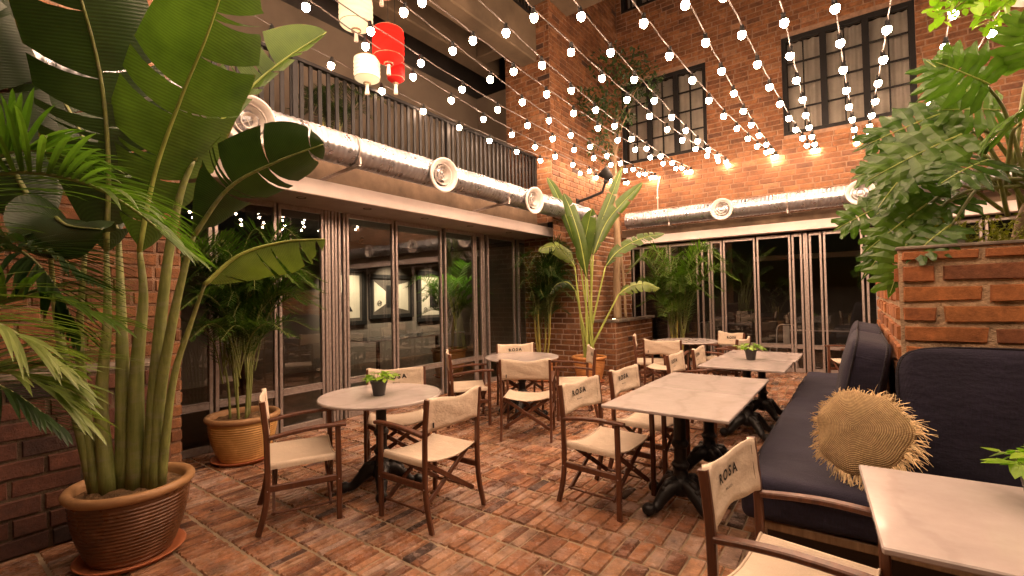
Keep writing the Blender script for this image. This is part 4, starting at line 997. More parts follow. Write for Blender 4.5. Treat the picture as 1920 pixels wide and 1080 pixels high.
def frond(mb, pts, L, nl=34, width=.016, droop=.5, seed=0, tone=.6, start=.15, vang=.5, up=(0, 0, 1), rib=.006, ribmi=1, seg=4):
    r = random.Random(seed); P = spline(pts, 40); up = V(up).normalized()
    mb.tube([P[i] for i in range(0, 41, 2)], [rib*(1-.75*i/40)+.001 for i in range(0, 41, 2)], 6, ribmi, tr=(.5, 0, 0))
    for sg in (-1, 1):
        for k in range(nl):
            u = start+(1-start)*(k+r.uniform(-.25, .25)+.5)/nl; f = min(39.99, u*40); i = int(f); p = P[i].lerp(P[i+1], f-i)
            t = (P[min(i+1, 40)]-P[max(i-1, 0)]).normalized(); s = t.cross(up).normalized(); nn = s.cross(t).normalized()
            uu = (u-start)/(1-start); ll = L*(.55+.45*math.sin(PI*min(1, uu*1.1+.12)))*(1-.45*uu**3)*r.uniform(.85, 1.1); fw = .32+.55*uu
            d = (s*sg*math.cos(fw)+t*math.sin(fw)+nn*(vang+r.uniform(-.15, .15))).normalized(); q = p.copy(); prev = None; wd = width*r.uniform(.8, 1.15); tn = min(1, max(0, tone+r.uniform(-.35, .35)))
            dr = droop*r.uniform(.6, 1.4)
            for j in range(seg+1):
                v = j/seg; ww = wd*(math.sin(PI*min(1, .18+v*.82))**.8)*.5; bb = d.cross(V((0, 0, 1)))
                if bb.length < .1: bb = d.cross(s)
                bb.normalize(); cur = (mb.vert(q-bb*ww, (tn, v, 0)), mb.vert(q+V((0, 0, -.25*ww)), (tn, v, 0)), mb.vert(q+bb*ww, (tn, v, 0)))
                if prev: mb.face([prev[0], prev[1], cur[1], cur[0]]); mb.face([prev[1], prev[2], cur[2], cur[1]])
                prev = cur; d = (d+V((0, 0, -dr*(.35+v))) / seg * 1.4).normalized(); q = q+d*ll/seg
def ribbed_pot(root, r0, r1, h, m_, rim='pot_rim', ribs=16, saucer=True, flare=1.0):
    mb = MB(); prof = [(.001, .02), (r0*.96, .02), (r0, .04)]
    n = ribs*4
    for i in range(n+1):
        t_ = i/n; rr = r0+(r1-r0)*math.sin(t_*PI/2*.98)**.9; amp = .0045*(1 if .05 < t_ < .93 else 0); prof.append((rr+amp*math.cos(t_*ribs*2*PI), .04+(h-.09)*t_))
    mb.lathe(prof, 48); mb.obj('pot', m_, root, smooth=True)
    mb = MB(); R = r1+.012; mb.lathe([(r1-.01, h-.06), (R+.004, h-.052), (R+.016, h-.035), (R+.018, h-.018), (R+.008, h-.003), (R-.010, h), (R-.030, h-.008), (R-.036, h-.03), (R-.045, h-.12)], 48); mb.obj('rim', rim, root, smooth=True)
    mb = MB(); rr = random.Random(3); N_ = 28; prev = None; c = mb.vert((0, 0, h-.045))
    for ri in range(1, 7):
        ring = [mb.vert(((R-.034)*ri/6*math.cos(2*PI*k/N_), (R-.034)*ri/6*math.sin(2*PI*k/N_), h-.055+rr.uniform(-.010, .014)+.02*(1-ri/6))) for k in range(N_)]
        for k in range(N_):
            if prev is None: mb.face([c, ring[k], ring[(k+1) % N_]])
            else: mb.face([prev[k], ring[k], ring[(k+1) % N_], prev[(k+1) % N_]])
        prev = ring
    mb.obj('soil', 'soil', root, smooth=True)
    if saucer:
        mb = MB(); s = r0+.060; mb.lathe([(.001, .004), (s-.03, .004), (s, .03), (s+.006, .034), (s-.004, .036), (s-.03, .016), (.001, .014)], 48); mb.obj('saucer', 'saucer', root, smooth=True)

# ------------------------------------------------------------------ big foreground plant in the brown pot
BP = V((-3.55, .90, 0))
bp = thing('giant_potted_plant', 'giant banana-leaved plant with thick stalks in the large dark brown ribbed pot', 'potted plant', BP)
ribbed_pot(bp, .205, .288, .45, 'pot_brown', ribs=17)
def rel(pts): return [V(p)-BP for p in pts]
S = dict(
A=[(-3.51, .91, .40), (-3.49, .91, 1.09), (-3.44, .93, 1.54), (-3.4, .9, 1.84)],
B=[(-3.58, .8, .40), (-3.6, .77, .91), (-3.52, .78, 1.42), (-3.49, .77, 1.84)],
F=[(-3.57, .87, .40), (-3.56, .86, 1.09), (-3.55, .85, 1.54), (-3.56, .84, 1.95)],
C=[(-3.45, .96, .40), (-3.4, .98, 1.09), (-3.31, 1.01, 1.73), (-3.2, 1.04, 2.13), (-3.12, 1.09, 2.36)],
D=[(-3.42, .98, .40), (-3.39, .99, .9), (-3.25, 1.02, 1.41), (-3.15, 1.05, 1.72), (-3.07, 1.07, 1.91)],
E=[(-3.40, 1.0, .40), (-3.29, 1.03, 1.03), (-3.17, 1.08, 1.37), (-3.03, 1.11, 1.62)],
G=[(-3.62, .77, .40), (-3.67, .72, .79), (-3.63, .68, 1.3), (-3.45, .67, 1.82)],
H=[(-3.65, .75, .40), (-3.7, .63, 1.18), (-3.67, .58, 1.55), (-3.48, .53, 1.9)])
th = dict(A=.036, B=.032, C=.031, D=.029, E=.019, F=.034, G=.029, H=.022)
for k, p in S.items():
    P = spline(rel(p), 16); mb = MB(); mb.tube(P, [th[k]*(1.5-1.12*(i/16)**.8) for i in range(17)], 12); mb.obj('stalk', 'stalk', bp, smooth=True)
CAMV = V((0, 0, 1.5))
def face_up(pts, tw=0.):
    c = V(pts[len(pts)//2]); d = (CAMV-c).normalized(); return (d+V((0, 0, tw))).normalized()
LV = [ # name, pts, half width, fold, droop, tears, tone, mat, tw, asym
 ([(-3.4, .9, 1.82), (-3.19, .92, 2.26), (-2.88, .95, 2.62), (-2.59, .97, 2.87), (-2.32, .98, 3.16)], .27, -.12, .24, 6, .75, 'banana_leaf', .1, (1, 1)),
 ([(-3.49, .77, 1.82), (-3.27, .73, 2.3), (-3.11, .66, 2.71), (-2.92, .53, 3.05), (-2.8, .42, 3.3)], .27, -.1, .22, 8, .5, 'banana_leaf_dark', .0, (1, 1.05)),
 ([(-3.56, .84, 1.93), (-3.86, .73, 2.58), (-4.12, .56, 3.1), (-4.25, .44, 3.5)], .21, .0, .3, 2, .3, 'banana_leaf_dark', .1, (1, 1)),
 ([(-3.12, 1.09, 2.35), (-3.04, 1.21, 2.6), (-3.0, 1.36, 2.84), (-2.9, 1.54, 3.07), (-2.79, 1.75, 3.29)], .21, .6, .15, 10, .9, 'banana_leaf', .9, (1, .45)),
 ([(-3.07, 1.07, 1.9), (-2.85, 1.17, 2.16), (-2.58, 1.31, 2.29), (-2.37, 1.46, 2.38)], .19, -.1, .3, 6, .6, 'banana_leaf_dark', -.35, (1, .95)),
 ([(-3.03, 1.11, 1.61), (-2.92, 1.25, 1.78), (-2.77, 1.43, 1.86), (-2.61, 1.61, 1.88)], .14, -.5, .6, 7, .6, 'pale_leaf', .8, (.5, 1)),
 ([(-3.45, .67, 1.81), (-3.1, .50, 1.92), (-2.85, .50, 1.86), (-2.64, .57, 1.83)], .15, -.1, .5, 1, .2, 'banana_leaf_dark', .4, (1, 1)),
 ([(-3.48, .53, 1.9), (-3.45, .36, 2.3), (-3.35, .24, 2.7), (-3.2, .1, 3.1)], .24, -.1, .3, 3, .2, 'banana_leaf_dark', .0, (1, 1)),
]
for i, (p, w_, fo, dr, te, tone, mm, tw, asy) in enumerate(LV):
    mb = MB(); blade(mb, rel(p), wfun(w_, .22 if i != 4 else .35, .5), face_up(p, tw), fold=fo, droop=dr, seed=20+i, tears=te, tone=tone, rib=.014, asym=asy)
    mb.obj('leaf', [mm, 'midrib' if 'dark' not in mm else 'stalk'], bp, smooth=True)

# ------------------------------------------------------------------ palms in pots
def palm(name, label, loc, pot, canes, nf, reach, height, leaflet, seed, group=None, mats_=('palm_leaf', 'stalk'), nl=30, width=.018, keep=None, tone=.55, wall=None, canem='cane'):
    root = thing(name, label, 'potted palm', loc, 0, group); r = random.Random(seed)
    z0 = 0
    if pot: ribbed_pot(root, *pot); z0 = pot[2]-.06
    cn = []
    for k in range(canes):
        a = 2*PI*k/canes+r.uniform(-.3, .3); rr = r.uniform(.04, .12); h = height*r.uniform(.16, .46)
        base = V((rr*math.cos(a), rr*math.sin(a), z0)); top = base+V((math.cos(a)*.10*h, math.sin(a)*.10*h, h)); mb = MB()
        mb.tube(spline([base, base.lerp(top, .5)+V((r.uniform(-.02, .02), r.uniform(-.02, .02), 0)), top], 8), [q_*(.62 if canem == 'stalk' else 1) for q_ in (.020, .021, .018, .019, .017, .018, .016, .015, .012)], 8); mb.obj('cane', canem, root, smooth=True); cn.append((top, a))
    for k in range(nf):
        top, a0 = cn[k % len(cn)]; a = a0+r.uniform(-1.2, 1.2)+(k//len(cn))*2.1; el = r.uniform(.25, 1.25); R = reach*r.uniform(.7, 1.08)
        out = V((math.cos(a), math.sin(a), 0))
        if wall is not None:
            wn, lim = wall
            if out.dot(V(wn)) < -.1: out = out-V(wn)*out.dot(V(wn))*1.6; out.normalize(); R *= .8
        hh = (height-top.z)*math.sin(el)*1.0; st = V((top.x*r.uniform(.6, 1), top.y*r.uniform(.6, 1), z0+(top.z-z0)*r.uniform(.5, 1)))
        pts = [st, st+out*R*.22+V((0, 0, hh*.62+.1)), st+out*R*.6+V((0, 0, hh+.10)), st+out*R*1.0+V((0, 0, hh*.92-.10*R+.08))]
        mb = MB(); frond(mb, pts, leaflet, int(nl*1.25), width*.8, .22, seed*100+k, tone+r.uniform(-.2, .2), vang=.3); mb.obj('frond', list(mats_), root, smooth=False)
    return root
palm('potted_palm', 'bushy areca palm in the tan ribbed pot beside the left brick wall', (-4.80, 2.08, 0), (.21, .295, .44, 'pot_tan'), 7, 74, .72, 2.25, .27, 3, 'potted palms', nl=26, width=.016, wall=((1, 0, 0), 0), mats_=('palm_leaf', 'stalk'), tone=.35, canem='stalk')
palm('potted_palm', 'dark areca palm in a clay pot left of the corner pillar', (-4.62, 7.10, 0), (.20, .27, .36, 'pot_orange', 'pot_orange'), 6, 38, .75, 2.5, .34, 5, 'potted palms', nl=24, width=.022, wall=((1, 0, 0), 0), mats_=('palm_leaf_dark', 'stalk'))
palm('potted_palm', 'bright areca palm in front of the back glass doors behind the farthest table', (-2.85, 9.15, 0), (.20, .27, .34, 'pot_brown'), 6, 34, 1.0, 2.45, .38, 8, 'potted palms', nl=26, width=.024, wall=((0, -1, 0), 0), tone=.65)
palm('potted_palm', 'areca palm inside the room behind the left glass doors', (-6.4, 6.55, 0), (.24, .32, .55, 'pot_tan'), 5, 24, .75, 2.1, .32, 12, 'potted palms', nl=22, width=.024, tone=.9)
palm('potted_palm', 'palm on the balcony behind the black railing', (-5.2, 3.35, 3.16), (.15, .2, .25, 'grey_plastic', 'grey_plastic'), 4, 16, .6, 1.0, .24, 15, 'potted palms', nl=20, width=.018, mats_=('palm_leaf_dark', 'stalk'))
t = thing('plant_spotlight', 'small ceiling spotlight above the indoor palm', 'spotlight', (-6.2, 6.2, 2.86)); mb = MB(); mb.tube([(0, 0, 0), (0, 0, -.10)], .035, 12); mb.obj('lamp_body', 'dark_steel', t, smooth=True)
s = bpy.data.lights.new('plant_light', 'SPOT'); s.energy = 55; s.color = (1, .9, .65); s.spot_size = math.radians(95); s.spot_blend = .6; s.shadow_soft_size = .04
so = bpy.data.objects.new('plant_light', s); col.objects.link(so); so.parent = t; so.location = (0, 0, -.13); so.rotation_euler = (V((-.15, .3, -1))).to_track_quat('-Z', 'Y').to_euler()
t = thing('interior_sofa', 'dark interior sofa', 'sofa', (-7, 2, 0)) if False else None

# foreground palm at the left edge
FP = V((-2.55, -.28, 0)); fp = thing('foreground_palm', 'large areca palm reaching in from the left edge in front of the brown pot', 'potted palm', FP)
ribbed_pot(fp, .24, .33, .42, 'pot_tan')
FR = [([(-2.55, -.28, .5), (-2.62, -.1, 1.35), (-2.38, .1, 1.80), (-2.21, .22, 1.93), (-2.08, .38, 1.92), (-1.99, .51, 1.83), (-1.92, .63, 1.69)], .52, .72, 'palm_leaf', .032),
 ([(-2.55, -.28, .5), (-2.55, -.1, 1.5), (-2.22, .09, 1.84), (-2.13, .21, 1.97), (-2.09, .3, 2.0), (-2.09, .43, 1.98)], .40, .55, 'palm_leaf', .030),
 ([(-2.6, -.28, .5), (-2.65, -.1, 1.1), (-2.43, .07, 1.40), (-2.25, .2, 1.51), (-2.16, .33, 1.53), (-2.07, .48, 1.44)], .46, .75, 'palm_leaf', .030),
 ([(-2.5, -.28, .5), (-2.3, -.1, 1.0), (-2.07, .09, 1.28), (-1.95, .18, 1.32), (-1.93, .26, 1.29), (-1.89, .36, 1.16)], .42, .65, 'palm_leaf_pale', .028),
 ([(-2.6, -.28, .5), (-2.7, -.1, 1.3), (-2.51, .13, 1.62), (-2.33, .26, 1.70), (-2.23, .34, 1.6), (-2.17, .40, 1.42)], .40, .25, 'palm_leaf_dark', .03),
 ([(-2.5, -.3, .5), (-2.2, -.15, 1.2), (-1.96, .05, 1.53), (-1.84, .15, 1.48), (-1.78, .24, 1.40), (-1.76, .32, 1.28)], .34, .85, 'palm_leaf_pale', .024),
 ([(-2.7, -.3, .5), (-3.0, 0, 1.4), (-2.95, .25, 1.75), (-2.8, .4, 1.75), (-2.65, .55, 1.6)], .42, .2, 'palm_leaf_dark', .03),
 ([(-2.6, -.3, .5), (-2.75, -.05, 1.1), (-2.65, .1, 1.28), (-2.5, .25, 1.22), (-2.4, .4, 1.05)], .40, .3, 'palm_leaf_dark', .03)]
for k, (p, L, tone, mm, wd) in enumerate(FR):
    mb = MB(); frond(mb, [V(q)-FP for q in p], L, 40, wd*.62, .45, 300+k, tone, start=.30, vang=.25, rib=.009, seg=8); mb.obj('frond', [mm, 'stalk'], fp)
for k in range(4):
    mb = MB(); a = k*1.6; mb.tube([(.05*math.cos(a), .05*math.sin(a), .36), (.09*math.cos(a), .09*math.sin(a)+.05, .95)], [.03, .022], 8); mb.obj('cane', 'cane', fp, smooth=True)

# ------------------------------------------------------------------ tall corner plant
KP = V((-3.80, 7.36, 0)); kp = thing('tall_potted_plant', 'tall banana-leaved plant with yellow stalks in an orange ribbed pot', 'potted plant', KP)
ribbed_pot(kp, .20, .275, .46, 'pot_orange', 'pot_orange', ribs=13)
CL = [([(-3.87, 7.2, 2.25), (-4.0, 7.03, 2.86), (-4.1, 6.86, 3.3), (-4.2, 6.75, 3.55)], .08, .35, 'banana_leaf', .2),
 ([(-3.67, 7.1, 1.80), (-3.7, 6.94, 2.44), (-3.81, 6.85, 2.94), (-3.9, 6.77, 3.23)], .10, .1, 'banana_leaf', .0),
 ([(-3.7, 7.32, 2.20), (-3.58, 7.4, 2.66), (-3.39, 7.52, 3.21), (-3.21, 7.64, 3.75)], .09, .3, 'banana_leaf', .0),
 ([(-3.62, 7.25, 2.20), (-3.44, 7.38, 2.73), (-3.19, 7.56, 3.1), (-2.9, 7.76, 3.43)], .115, .25, 'banana_leaf', .0),
 ([(-3.88, 7.07, 2.01), (-4.0, 6.97, 2.24), (-4.15, 6.83, 2.37), (-4.32, 6.6, 2.30)], .13, -.2, 'pale_leaf', .7),
 ([(-3.5, 7.47, 2.01), (-3.31, 7.61, 2.28), (-3.04, 7.93, 2.49), (-2.72, 8.28, 2.59)], .13, .2, 'banana_leaf', .8),
 ([(-3.29, 7.52, 1.52), (-3.14, 7.63, 1.65), (-2.95, 7.76, 1.69), (-2.71, 7.94, 1.61)], .13, -.3, 'pale_leaf', .8),
 ([(-3.75, 7.2, 1.9), (-3.72, 7.1, 2.3), (-3.6, 7.05, 2.7), (-3.5, 7.0, 2.95)], .14, .3, 'banana_leaf', .2),
 ([(-3.95, 7.2, 1.6), (-4.05, 7.1, 1.75), (-4.2, 7.0, 1.72), (-4.3, 6.9, 1.55)], .10, -.3, 'banana_leaf_dark', .7)]
r = random.Random(4)
for k, (p, w_, fo, mm, tw) in enumerate(CL):
    a = k*2*PI/len(CL); b = KP+V((.09*math.cos(a), .09*math.sin(a), .38)); e = V(p[0]); P = spline([q-KP for q in (b, b.lerp(e, .5)+V((0, 0, .0)), e)], 12)
    mb = MB(); mb.tube(P, [.026-.014*(i/12) for i in range(13)], 8); mb.obj('stalk', 'midrib', kp, smooth=True)
    mb = MB(); blade(mb, [V(q)-KP for q in p], wfun(w_, .25, .5), face_up(p, tw), nseg=30, fold=fo, droop=.25, seed=60+k, tears=[0, 1, 2, 3, 7, 8, 8, 1, 6][k], tone=.7, rib=.010); mb.obj('leaf', [mm, 'midrib'], kp, smooth=True)

# ------------------------------------------------------------------ slender tree in the corner planter
tr = thing('slender_tree', 'slender pale trunked tree rising from the low corner planter with sparse dark leaves', 'tree', (-3.80, 8.62, .95))
mb = MB(); T0 = V((-3.80, 8.62, .95))
mb.tube([p-T0 for p in spline([(-3.80, 8.62, .9), (-3.82, 8.66, 1.8), (-3.80, 8.70, 2.6), (-3.86, 8.74, 3.6), (-3.84, 8.76, 4.6), (-3.78, 8.78, 5.3)], 20)], [.085-.05*(i/20) for i in range(21)], 10)
mb.tube([p-T0 for p in spline([(-3.66, 8.70, .9), (-3.70, 8.72, 1.8), (-3.78, 8.72, 2.7)], 8)], .03, 8)
for b in ([(-3.85, 8.75, 4.2), (-3.6, 8.5, 4.7), (-3.3, 8.3, 5.0)], [(-3.85, 8.75, 4.5), (-4.0, 8.4, 5.0), (-4.1, 8.1, 5.2)], [(-3.8, 8.78, 5.0), (-3.5, 8.9, 5.5), (-3.2, 8.9, 5.8)], [(-3.85, 8.75, 3.9), (-3.7, 8.45, 4.2), (-3.65, 8.3, 4.4)]): mb.tube([p-T0 for p in spline(b, 8)], [.028-.018*i/8 for i in range(9)], 6)
mb.obj('trunk', 'bark', tr, smooth=True)
def leaf_cloud(mb, cen, rad, n, size, seed, tone=.5, asp=.45):
    r = random.Random(seed)
    for k in range(n):
        while True:
            p = V((r.uniform(-1, 1), r.uniform(-1, 1), r.uniform(-1, 1)))
            if p.length < 1: break
        p = V(cen)+V((p.x*rad[0], p.y*rad[1], p.z*rad[2])); d = V((r.uniform(-1, 1), r.uniform(-1, 1), r.uniform(-.9, .3))).normalized(); s = d.cross(V((r.uniform(-.4, .4), r.uniform(-.4, .4), 1))).normalized(); L = size*r.uniform(.6, 1.3); tn = min(1, max(0, tone+r.uniform(-.4, .4)))
        a = mb.vert(p, (tn, 0, 0)); nn = s.cross(d)
        for sg in (-1, 1):
            b = mb.vert(p+d*L*.35+s*sg*L*asp*.5+nn*L*.06, (tn, .4, 0)); c = mb.vert(p+d*L*.7+s*sg*L*asp*.38+nn*L*.03, (tn, .7, 0)); e = mb.vert(p+d*L, (tn, 1, 0)); m0 = mb.vert(p+d*L*.5, (tn, .5, 0))
            f = [[a, b, m0], [b, c, m0], [c, e, m0]]
            for q in f: mb.face(q if sg > 0 else q[::-1])
mb = MB()
for i, (c, rd, n) in enumerate([((.1, -.4, 4.0), (.5, .5, .4), 300), ((-.25, -.5, 4.3), (.45, .5, .35), 260), ((.5, .1, 4.7), (.5, .5, .45), 320), ((-.1, -.2, 3.45), (.35, .4, .3), 140), ((.15, 0, 5.1), (.6, .6, .4), 250)]): leaf_cloud(mb, c, rd, n, .10, 70+i, .35)
mb.obj('crown', 'palm_leaf_dark', tr)

# ------------------------------------------------------------------ tree philodendron on the planter
def lobed_leaf(mb, base, tip, nrm, width, seed, tone):
    r = random.Random(seed); base = V(base); tip = V(tip); t = (tip-base); L = t.length; t.normalize(); s = t.cross(V(nrm)).normalized(); n = s.cross(t).normalized()
    def pt(u, v, z=0.): # u along 0..1, v lateral -1..1
        return base+t*L*u+s*width*v+n*(L*(-.16*u*u+.05)+ width*(.16*abs(v)-.30*v*v) + z)
    nl = 6; rb = []
    for i in range(11): rb.append(mb.vert(pt(i/10, 0), (tone, 0, 0)))
    for sg in (-1, 1):
        for k in range(nl):
            u0 = .0+.9*k/nl; reach = (.70+.30*math.sin(PI*(k+.8)/nl))*(1-.30*(k/nl)**2)*r.uniform(.88, 1.1); ang = -.45+1.3*k/nl+r.uniform(-.12, .12); w0 = .088
            # lobe as strip: from midrib outwards, bending to tip
            prev = None; ns = 7; tn = min(1, max(0, tone+r.uniform(-.15, .15))); zz = r.uniform(-.035, .035)*L
            for j in range(ns+1):
                v = j/ns; cu = u0+.05+ math.sin(ang)*reach*.55*v*width/L*1.5 + .05*v*v; cv = sg*reach*v*math.cos(ang*.7)
                ww = w0*(1.25-.2*v if v < .15 else (1.0+.55*math.sin(PI*min(1, (v-.10)/.9))-.15*v))*(1 if v < .72 else max(.04, 1-((v-.72)/.28)**1.6)); ww *= 1+.22*math.sin(v*11+k)
                if v < .12: ww = .9/nl*.52
                zr = zz*v+.012*L*math.sin(v*9+k)
                cur = (mb.vert(pt(cu-ww*.8, cv*(1-.0), zr-.012*L), (tn, 0, 0)), mb.vert(pt(cu, cv, zr+.012*L), (min(1, tn+.3), 0, 0)), mb.vert(pt(cu+ww*.8, cv*1.0, zr-.012*L), (tn, 0, 0)))
                if prev:
                    for a, b in ((0, 1), (1, 2)):
                        f = [prev[a], cur[a], cur[b], prev[b]]; mb.face(f if sg > 0 else f[::-1])
                prev = cur
    # terminal lobe
    a = mb.vert(pt(.86, -.16), (tone, 0, 0)); b = mb.vert(pt(1.1, 0), (tone, 0, 0)); c = mb.vert(pt(.86, .16), (tone, 0, 0)); d = mb.vert(pt(.8, 0), (tone, 0, 0)); mb.face([d, a, b]); mb.face([d, b, c])
    mb.tube([pt(i/6, 0, .003) for i in range(7)], [.006*(1-.7*i/6) for i in range(7)], 5, 1, tr=(.6, 0, 0))
PP = V((.82, 4.2, 1.70)); ph = thing('tree_philodendron', 'sprawling split-leaf philodendron on top of the raised brick planter', 'plant', PP)
mb = MB(); mb.tube(spline([(0, 0, 0), (.03, -.02, .2), (.10, -.03, .42), (.16, .0, .62)], 12), [.06, .055, .052, .05, .05, .05, .048, .046, .045, .044, .042, .04, .04], 10); mb.obj('trunk', 'bark', ph, smooth=True)
r = random.Random(12)
dirs = []
targets = [ # leaf base world, tip offset target, scale
 ((.45, 3.92, 2.58), (-.42, -.10, -.12), .21), ((.52, 3.80, 2.40), (-.44, -.14, -.18), .22), ((.42, 3.95, 2.20), (-.36, -.12, -.22), .19), ((.36, 3.82, 2.02), (-.30, -.1, -.25), .19),
 ((.28, 3.90, 1.92), (-.24, -.10, -.30), .17), ((.25, 3.72, 1.78), (-.10, -.06, -.36), .17), ((.62, 3.70, 2.65), (-.25, -.2, .16), .22), ((.80, 3.66, 2.72), (-.10, -.25, .2), .22), ((.95, 3.70, 2.55), (.1, -.3, .1), .22),
 ((.75, 3.72, 2.40), (-.1, -.36, .0), .22), ((.62, 3.78, 2.22), (-.22, -.30, -.1), .20), ((.9, 3.75, 2.28), (.2, -.3, -.08), .21), ((.55, 3.95, 2.05), (-.3, -.2, -.1), .18), ((1.0, 3.8, 2.1), (.25, -.25, .0), .2),
 ((.30, 4.05, 2.35), (-.36, -.02, -.05), .19), ((.20, 4.1, 2.10), (-.34, .0, -.15), .18), ((.6, 4.1, 2.75), (-.2, 0, .3), .2), ((.9, 4.1, 2.85), (.0, -.1, .34), .2), ((.45, 3.74, 1.86), (-.2, -.16, -.16), .16), ((1.15, 3.9, 2.6), (.3, -.2, .1), .2), ((.70, 3.95, 2.55), (-.3, -.2, .05), .2), ((.5, 4.2, 2.4), (-.3, .1, .1), .2), ((.34, 3.76, 2.30), (-.22, -.14, -.26), .17)]
for k, (b, d, wd) in enumerate(targets):
    b = V(b)-PP; d = V(d)*1.0; st = V((.06*math.cos(k), .05*math.sin(k), .25+.35*((k*7) % 10)/10)); mid = st.lerp(b, .55)+V((0, 0, .14))
    mb = MB(); mb.tube(spline([st, mid, b], 12), [.013-.006*i/12 for i in range(13)], 7); mb.obj('stalk', 'stalk', ph, smooth=True)
    mb = MB(); nr = (CAMV-(b+PP)).normalized()*1.0+V((r.uniform(-.35, .35), r.uniform(-.2, .2), .55)); lobed_leaf(mb, b, b+d*r.uniform(.8, 1.05), nr, wd*r.uniform(.85, 1.1), 500+k, r.uniform(.0, .95)); mb.obj('leaf', ['philo_leaf', 'midrib'], ph)
# low yellowish ground plants and a stone on the planter
g = thing('feathery_plant', 'low yellow green feathery plants along the top of the brick planter', 'plant', (.55, 3.95, 1.72)); mb = MB(); r = random.Random(9)
for k in range(150):
    b = V((r.uniform(-.18, .55), r.uniform(-.18, .3), 0)); tp = b+V((r.uniform(-.12, .12), r.uniform(-.14, .06), r.uniform(.08, .22))); mb.tube([b, b.lerp(tp, .5)+V((0, 0, .02)), tp], .0022, 4)
    for j in range(9): leaf_cloud(mb, b.lerp(tp, j/8), (.012, .012, .012), 2, .028, k*20+j, .6, .5)
mb.obj('sprigs', 'fern_leaf', g)
g = thing('planter_stone', 'smooth pale stone half hidden among the feathery plants', 'stone', (.43, 3.72, 1.75)); mb = MB(); mb.ball((0, 0, .02), .075, 16, sz=(1.1, .8, .62)); mb.obj('stone', 'stone', g, smooth=True)

# ------------------------------------------------------------------ leafy branch top right and pale disc lamp
g = thing('leafy_branch', 'bright yellow green leafy branch hanging in at the top right corner', 'branch', (1.15, 4.5, 3.75)); B0 = V((1.15, 4.5, 3.75)); mb = MB()
brs = [[(1.15, 4.5, 3.75), (.9, 4.35, 3.45), (.72, 4.2, 3.2)], [(1.1, 4.5, 3.7), (.8, 4.3, 3.5), (.5, 4.15, 3.3)], [(1.15, 4.5, 3.75), (1.05, 4.3, 3.5), (1.0, 4.15, 3.35)], [(.95, 4.4, 3.55), (.7, 4.2, 3.45), (.45, 4.2, 3.42)]]
for b in brs: mb.tube([p-B0 for p in spline(b, 8)], [.010-.007*i/8 for i in range(9)], 6)
mb.obj('twig', 'bark', g, smooth=True); mb = MB()
for i, b in enumerate(brs):
    P = spline(b, 14)
    for j, p in enumerate(P): leaf_cloud(mb, p-B0, (.07, .07, .06), 5, .085, 900+i*30+j, .6, .62)
mb.obj('foliage', 'pothos_leaf', g)
g = thing('parasol', 'edge of a pale round canopy high at the top right corner', 'parasol', (1.75, 6.6, 4.42)); mb = MB(); mb.lathe([(.001, .16), (.25, .11), (.5, .0), (.505, -.012), (.25, .09), (.001, .14)], 40); mb.obj('canopy', 'white_metal', g, smooth=True)
mb = MB(); mb.tube([(0, 0, .13), (0, 0, -1.6), (.0, .0, -4.42)], .02, 8); mb.obj('pole', 'aluminium', g, smooth=True)

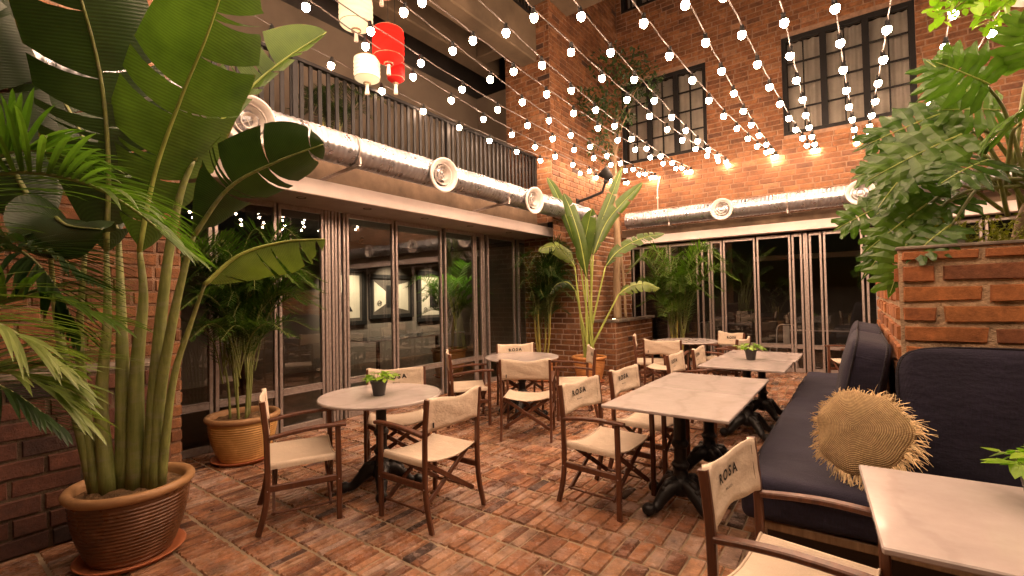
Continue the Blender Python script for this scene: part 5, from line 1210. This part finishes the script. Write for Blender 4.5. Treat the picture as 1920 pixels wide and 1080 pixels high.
# ------------------------------------------------------------------ little pothos pots on the tables
def pothos(loc, label, seed, s=1.0):
    g = thing('small_potted_plant', label, 'potted plant', loc, 0, 'small leafy plants in grey pots'); mb = MB()
    prof = [(.001, .001), (.042, .001)]+[(.043+.017*t_/12+(.0012 if t_ % 2 else 0), .002+.095*t_/12) for t_ in range(13)]+[(.066, .097), (.067, .115), (.062, .116), (.058, .10), (.001, .098)]
    mb.lathe(prof, 28); mb.obj('pot', 'grey_plastic', g, smooth=False); auto_smooth(g.children[0], 60); mb = MB(); r = random.Random(seed)
    mb2 = MB()
    for k in range(46):
        a = r.uniform(0, 2*PI); R = r.uniform(.02, .125)*s; h = .115+r.uniform(.0, .065)*(1-R/.2)+.02; p = V((R*math.cos(a), R*math.sin(a), h)); b = V((.03*math.cos(a), .03*math.sin(a), .10))
        mb2.tube([b, b.lerp(p, .6)+V((0, 0, .025)), p], .0017, 4)
        d = V((math.cos(a+r.uniform(-.7, .7)), math.sin(a+r.uniform(-.7, .7)), r.uniform(-.5, .15))).normalized(); L = r.uniform(.045, .075)*s; sd = d.cross(V((0, 0, 1))).normalized(); nn = sd.cross(d); tn = r.random()
        ce = [mb.vert(p+d*L*u-nn*L*.10*u*u, (tn, 0, 0)) for u in (0, .3, .65, 1)]
        for sg in (-1, 1):
            e = [mb.vert(p+d*L*u+sd*sg*L*w_+nn*L*.10*w_-nn*L*.10*u*u, (tn*.8, 0, 0)) for u, w_ in ((-.06, .18), (.22, .36), (.6, .25))]
            for f in ([ce[0], e[0], e[1], ce[1]], [ce[1], e[1], e[2], ce[2]], [ce[2], e[2], ce[3]]): mb.face(f if sg > 0 else f[::-1])
    mb.obj('foliage', 'pothos_leaf', g); mb2.obj('stems', 'stalk', g)
pothos((-3.06, 2.34, .75), 'small green pothos in a grey pot on the nearest round table', 1)
pothos((-.98, 5.82, .75), 'small green pothos in a grey pot on the far long table', 2)
pothos((.50, 2.375, .75), 'small green pothos at the right edge on the table beside the bench', 3)

# metal chairs and a table inside the dark room at the back
def metal_chair(loc, rz, label):
    g = thing('metal_chair', label, 'chair', loc, rz, 'pale metal chairs indoors'); mb = MB(); mb.box((0, 0, .45), (.38, .36, .02), bev=.005); mb.obj('seat', 'white_metal', g)
    for sx in (-1, 1):
        for sy in (-1, 1): mb = MB(); mb.tube([(sx*.15, sy*.14, .45), (sx*.21, sy*.22, 0)], [.016, .012], 8); mb.obj('leg', 'white_metal', g, smooth=True)
    mb = MB(); mb.tube(spline([(-.17, -.17, .45), (-.16, -.22, .82), (0, -.25, .86), (.16, -.22, .82), (.17, -.17, .45)], 16), .011, 8); mb.box((0, -.22, .66), (.12, .012, .36), bev=.004); mb.obj('backrest', 'white_metal', g); return g
metal_chair((-1.25, 10.85, 0), .5, 'pale metal chair behind the back glass, nearer the middle doors'); metal_chair((-2.6, 10.9, 0), -2.4, 'pale metal chair behind the back glass, near the bright palm')
g = thing('indoor_table', 'pale table just inside the back glass doors', 'table', (-.55, 11.2, 0)); mb = MB(); mb.box((0, 0, .74), (1.3, .7, .03), bev=.004); mb.obj('table_top', 'marble', g); mb = MB(); mb.tube([(0, 0, .72), (0, 0, .02)], .04, 10); mb.box((0, 0, .015), (.5, .5, .03), bev=.004); mb.obj('column', 'cast_iron', g)
g = thing('indoor_table', 'pale table inside the left glass doors below the framed prints', 'table', (-7.6, 6.6, 0)); mb = MB(); mb.box((0, 0, .74), (.8, 2.6, .03), bev=.004); mb.obj('table_top', 'marble', g); mb = MB(); mb.tube([(0, -.8, .72), (0, -.8, .02)], .04, 10); mb.tube([(0, .8, .72), (0, .8, .02)], .04, 10); mb.obj('column', 'cast_iron', g)
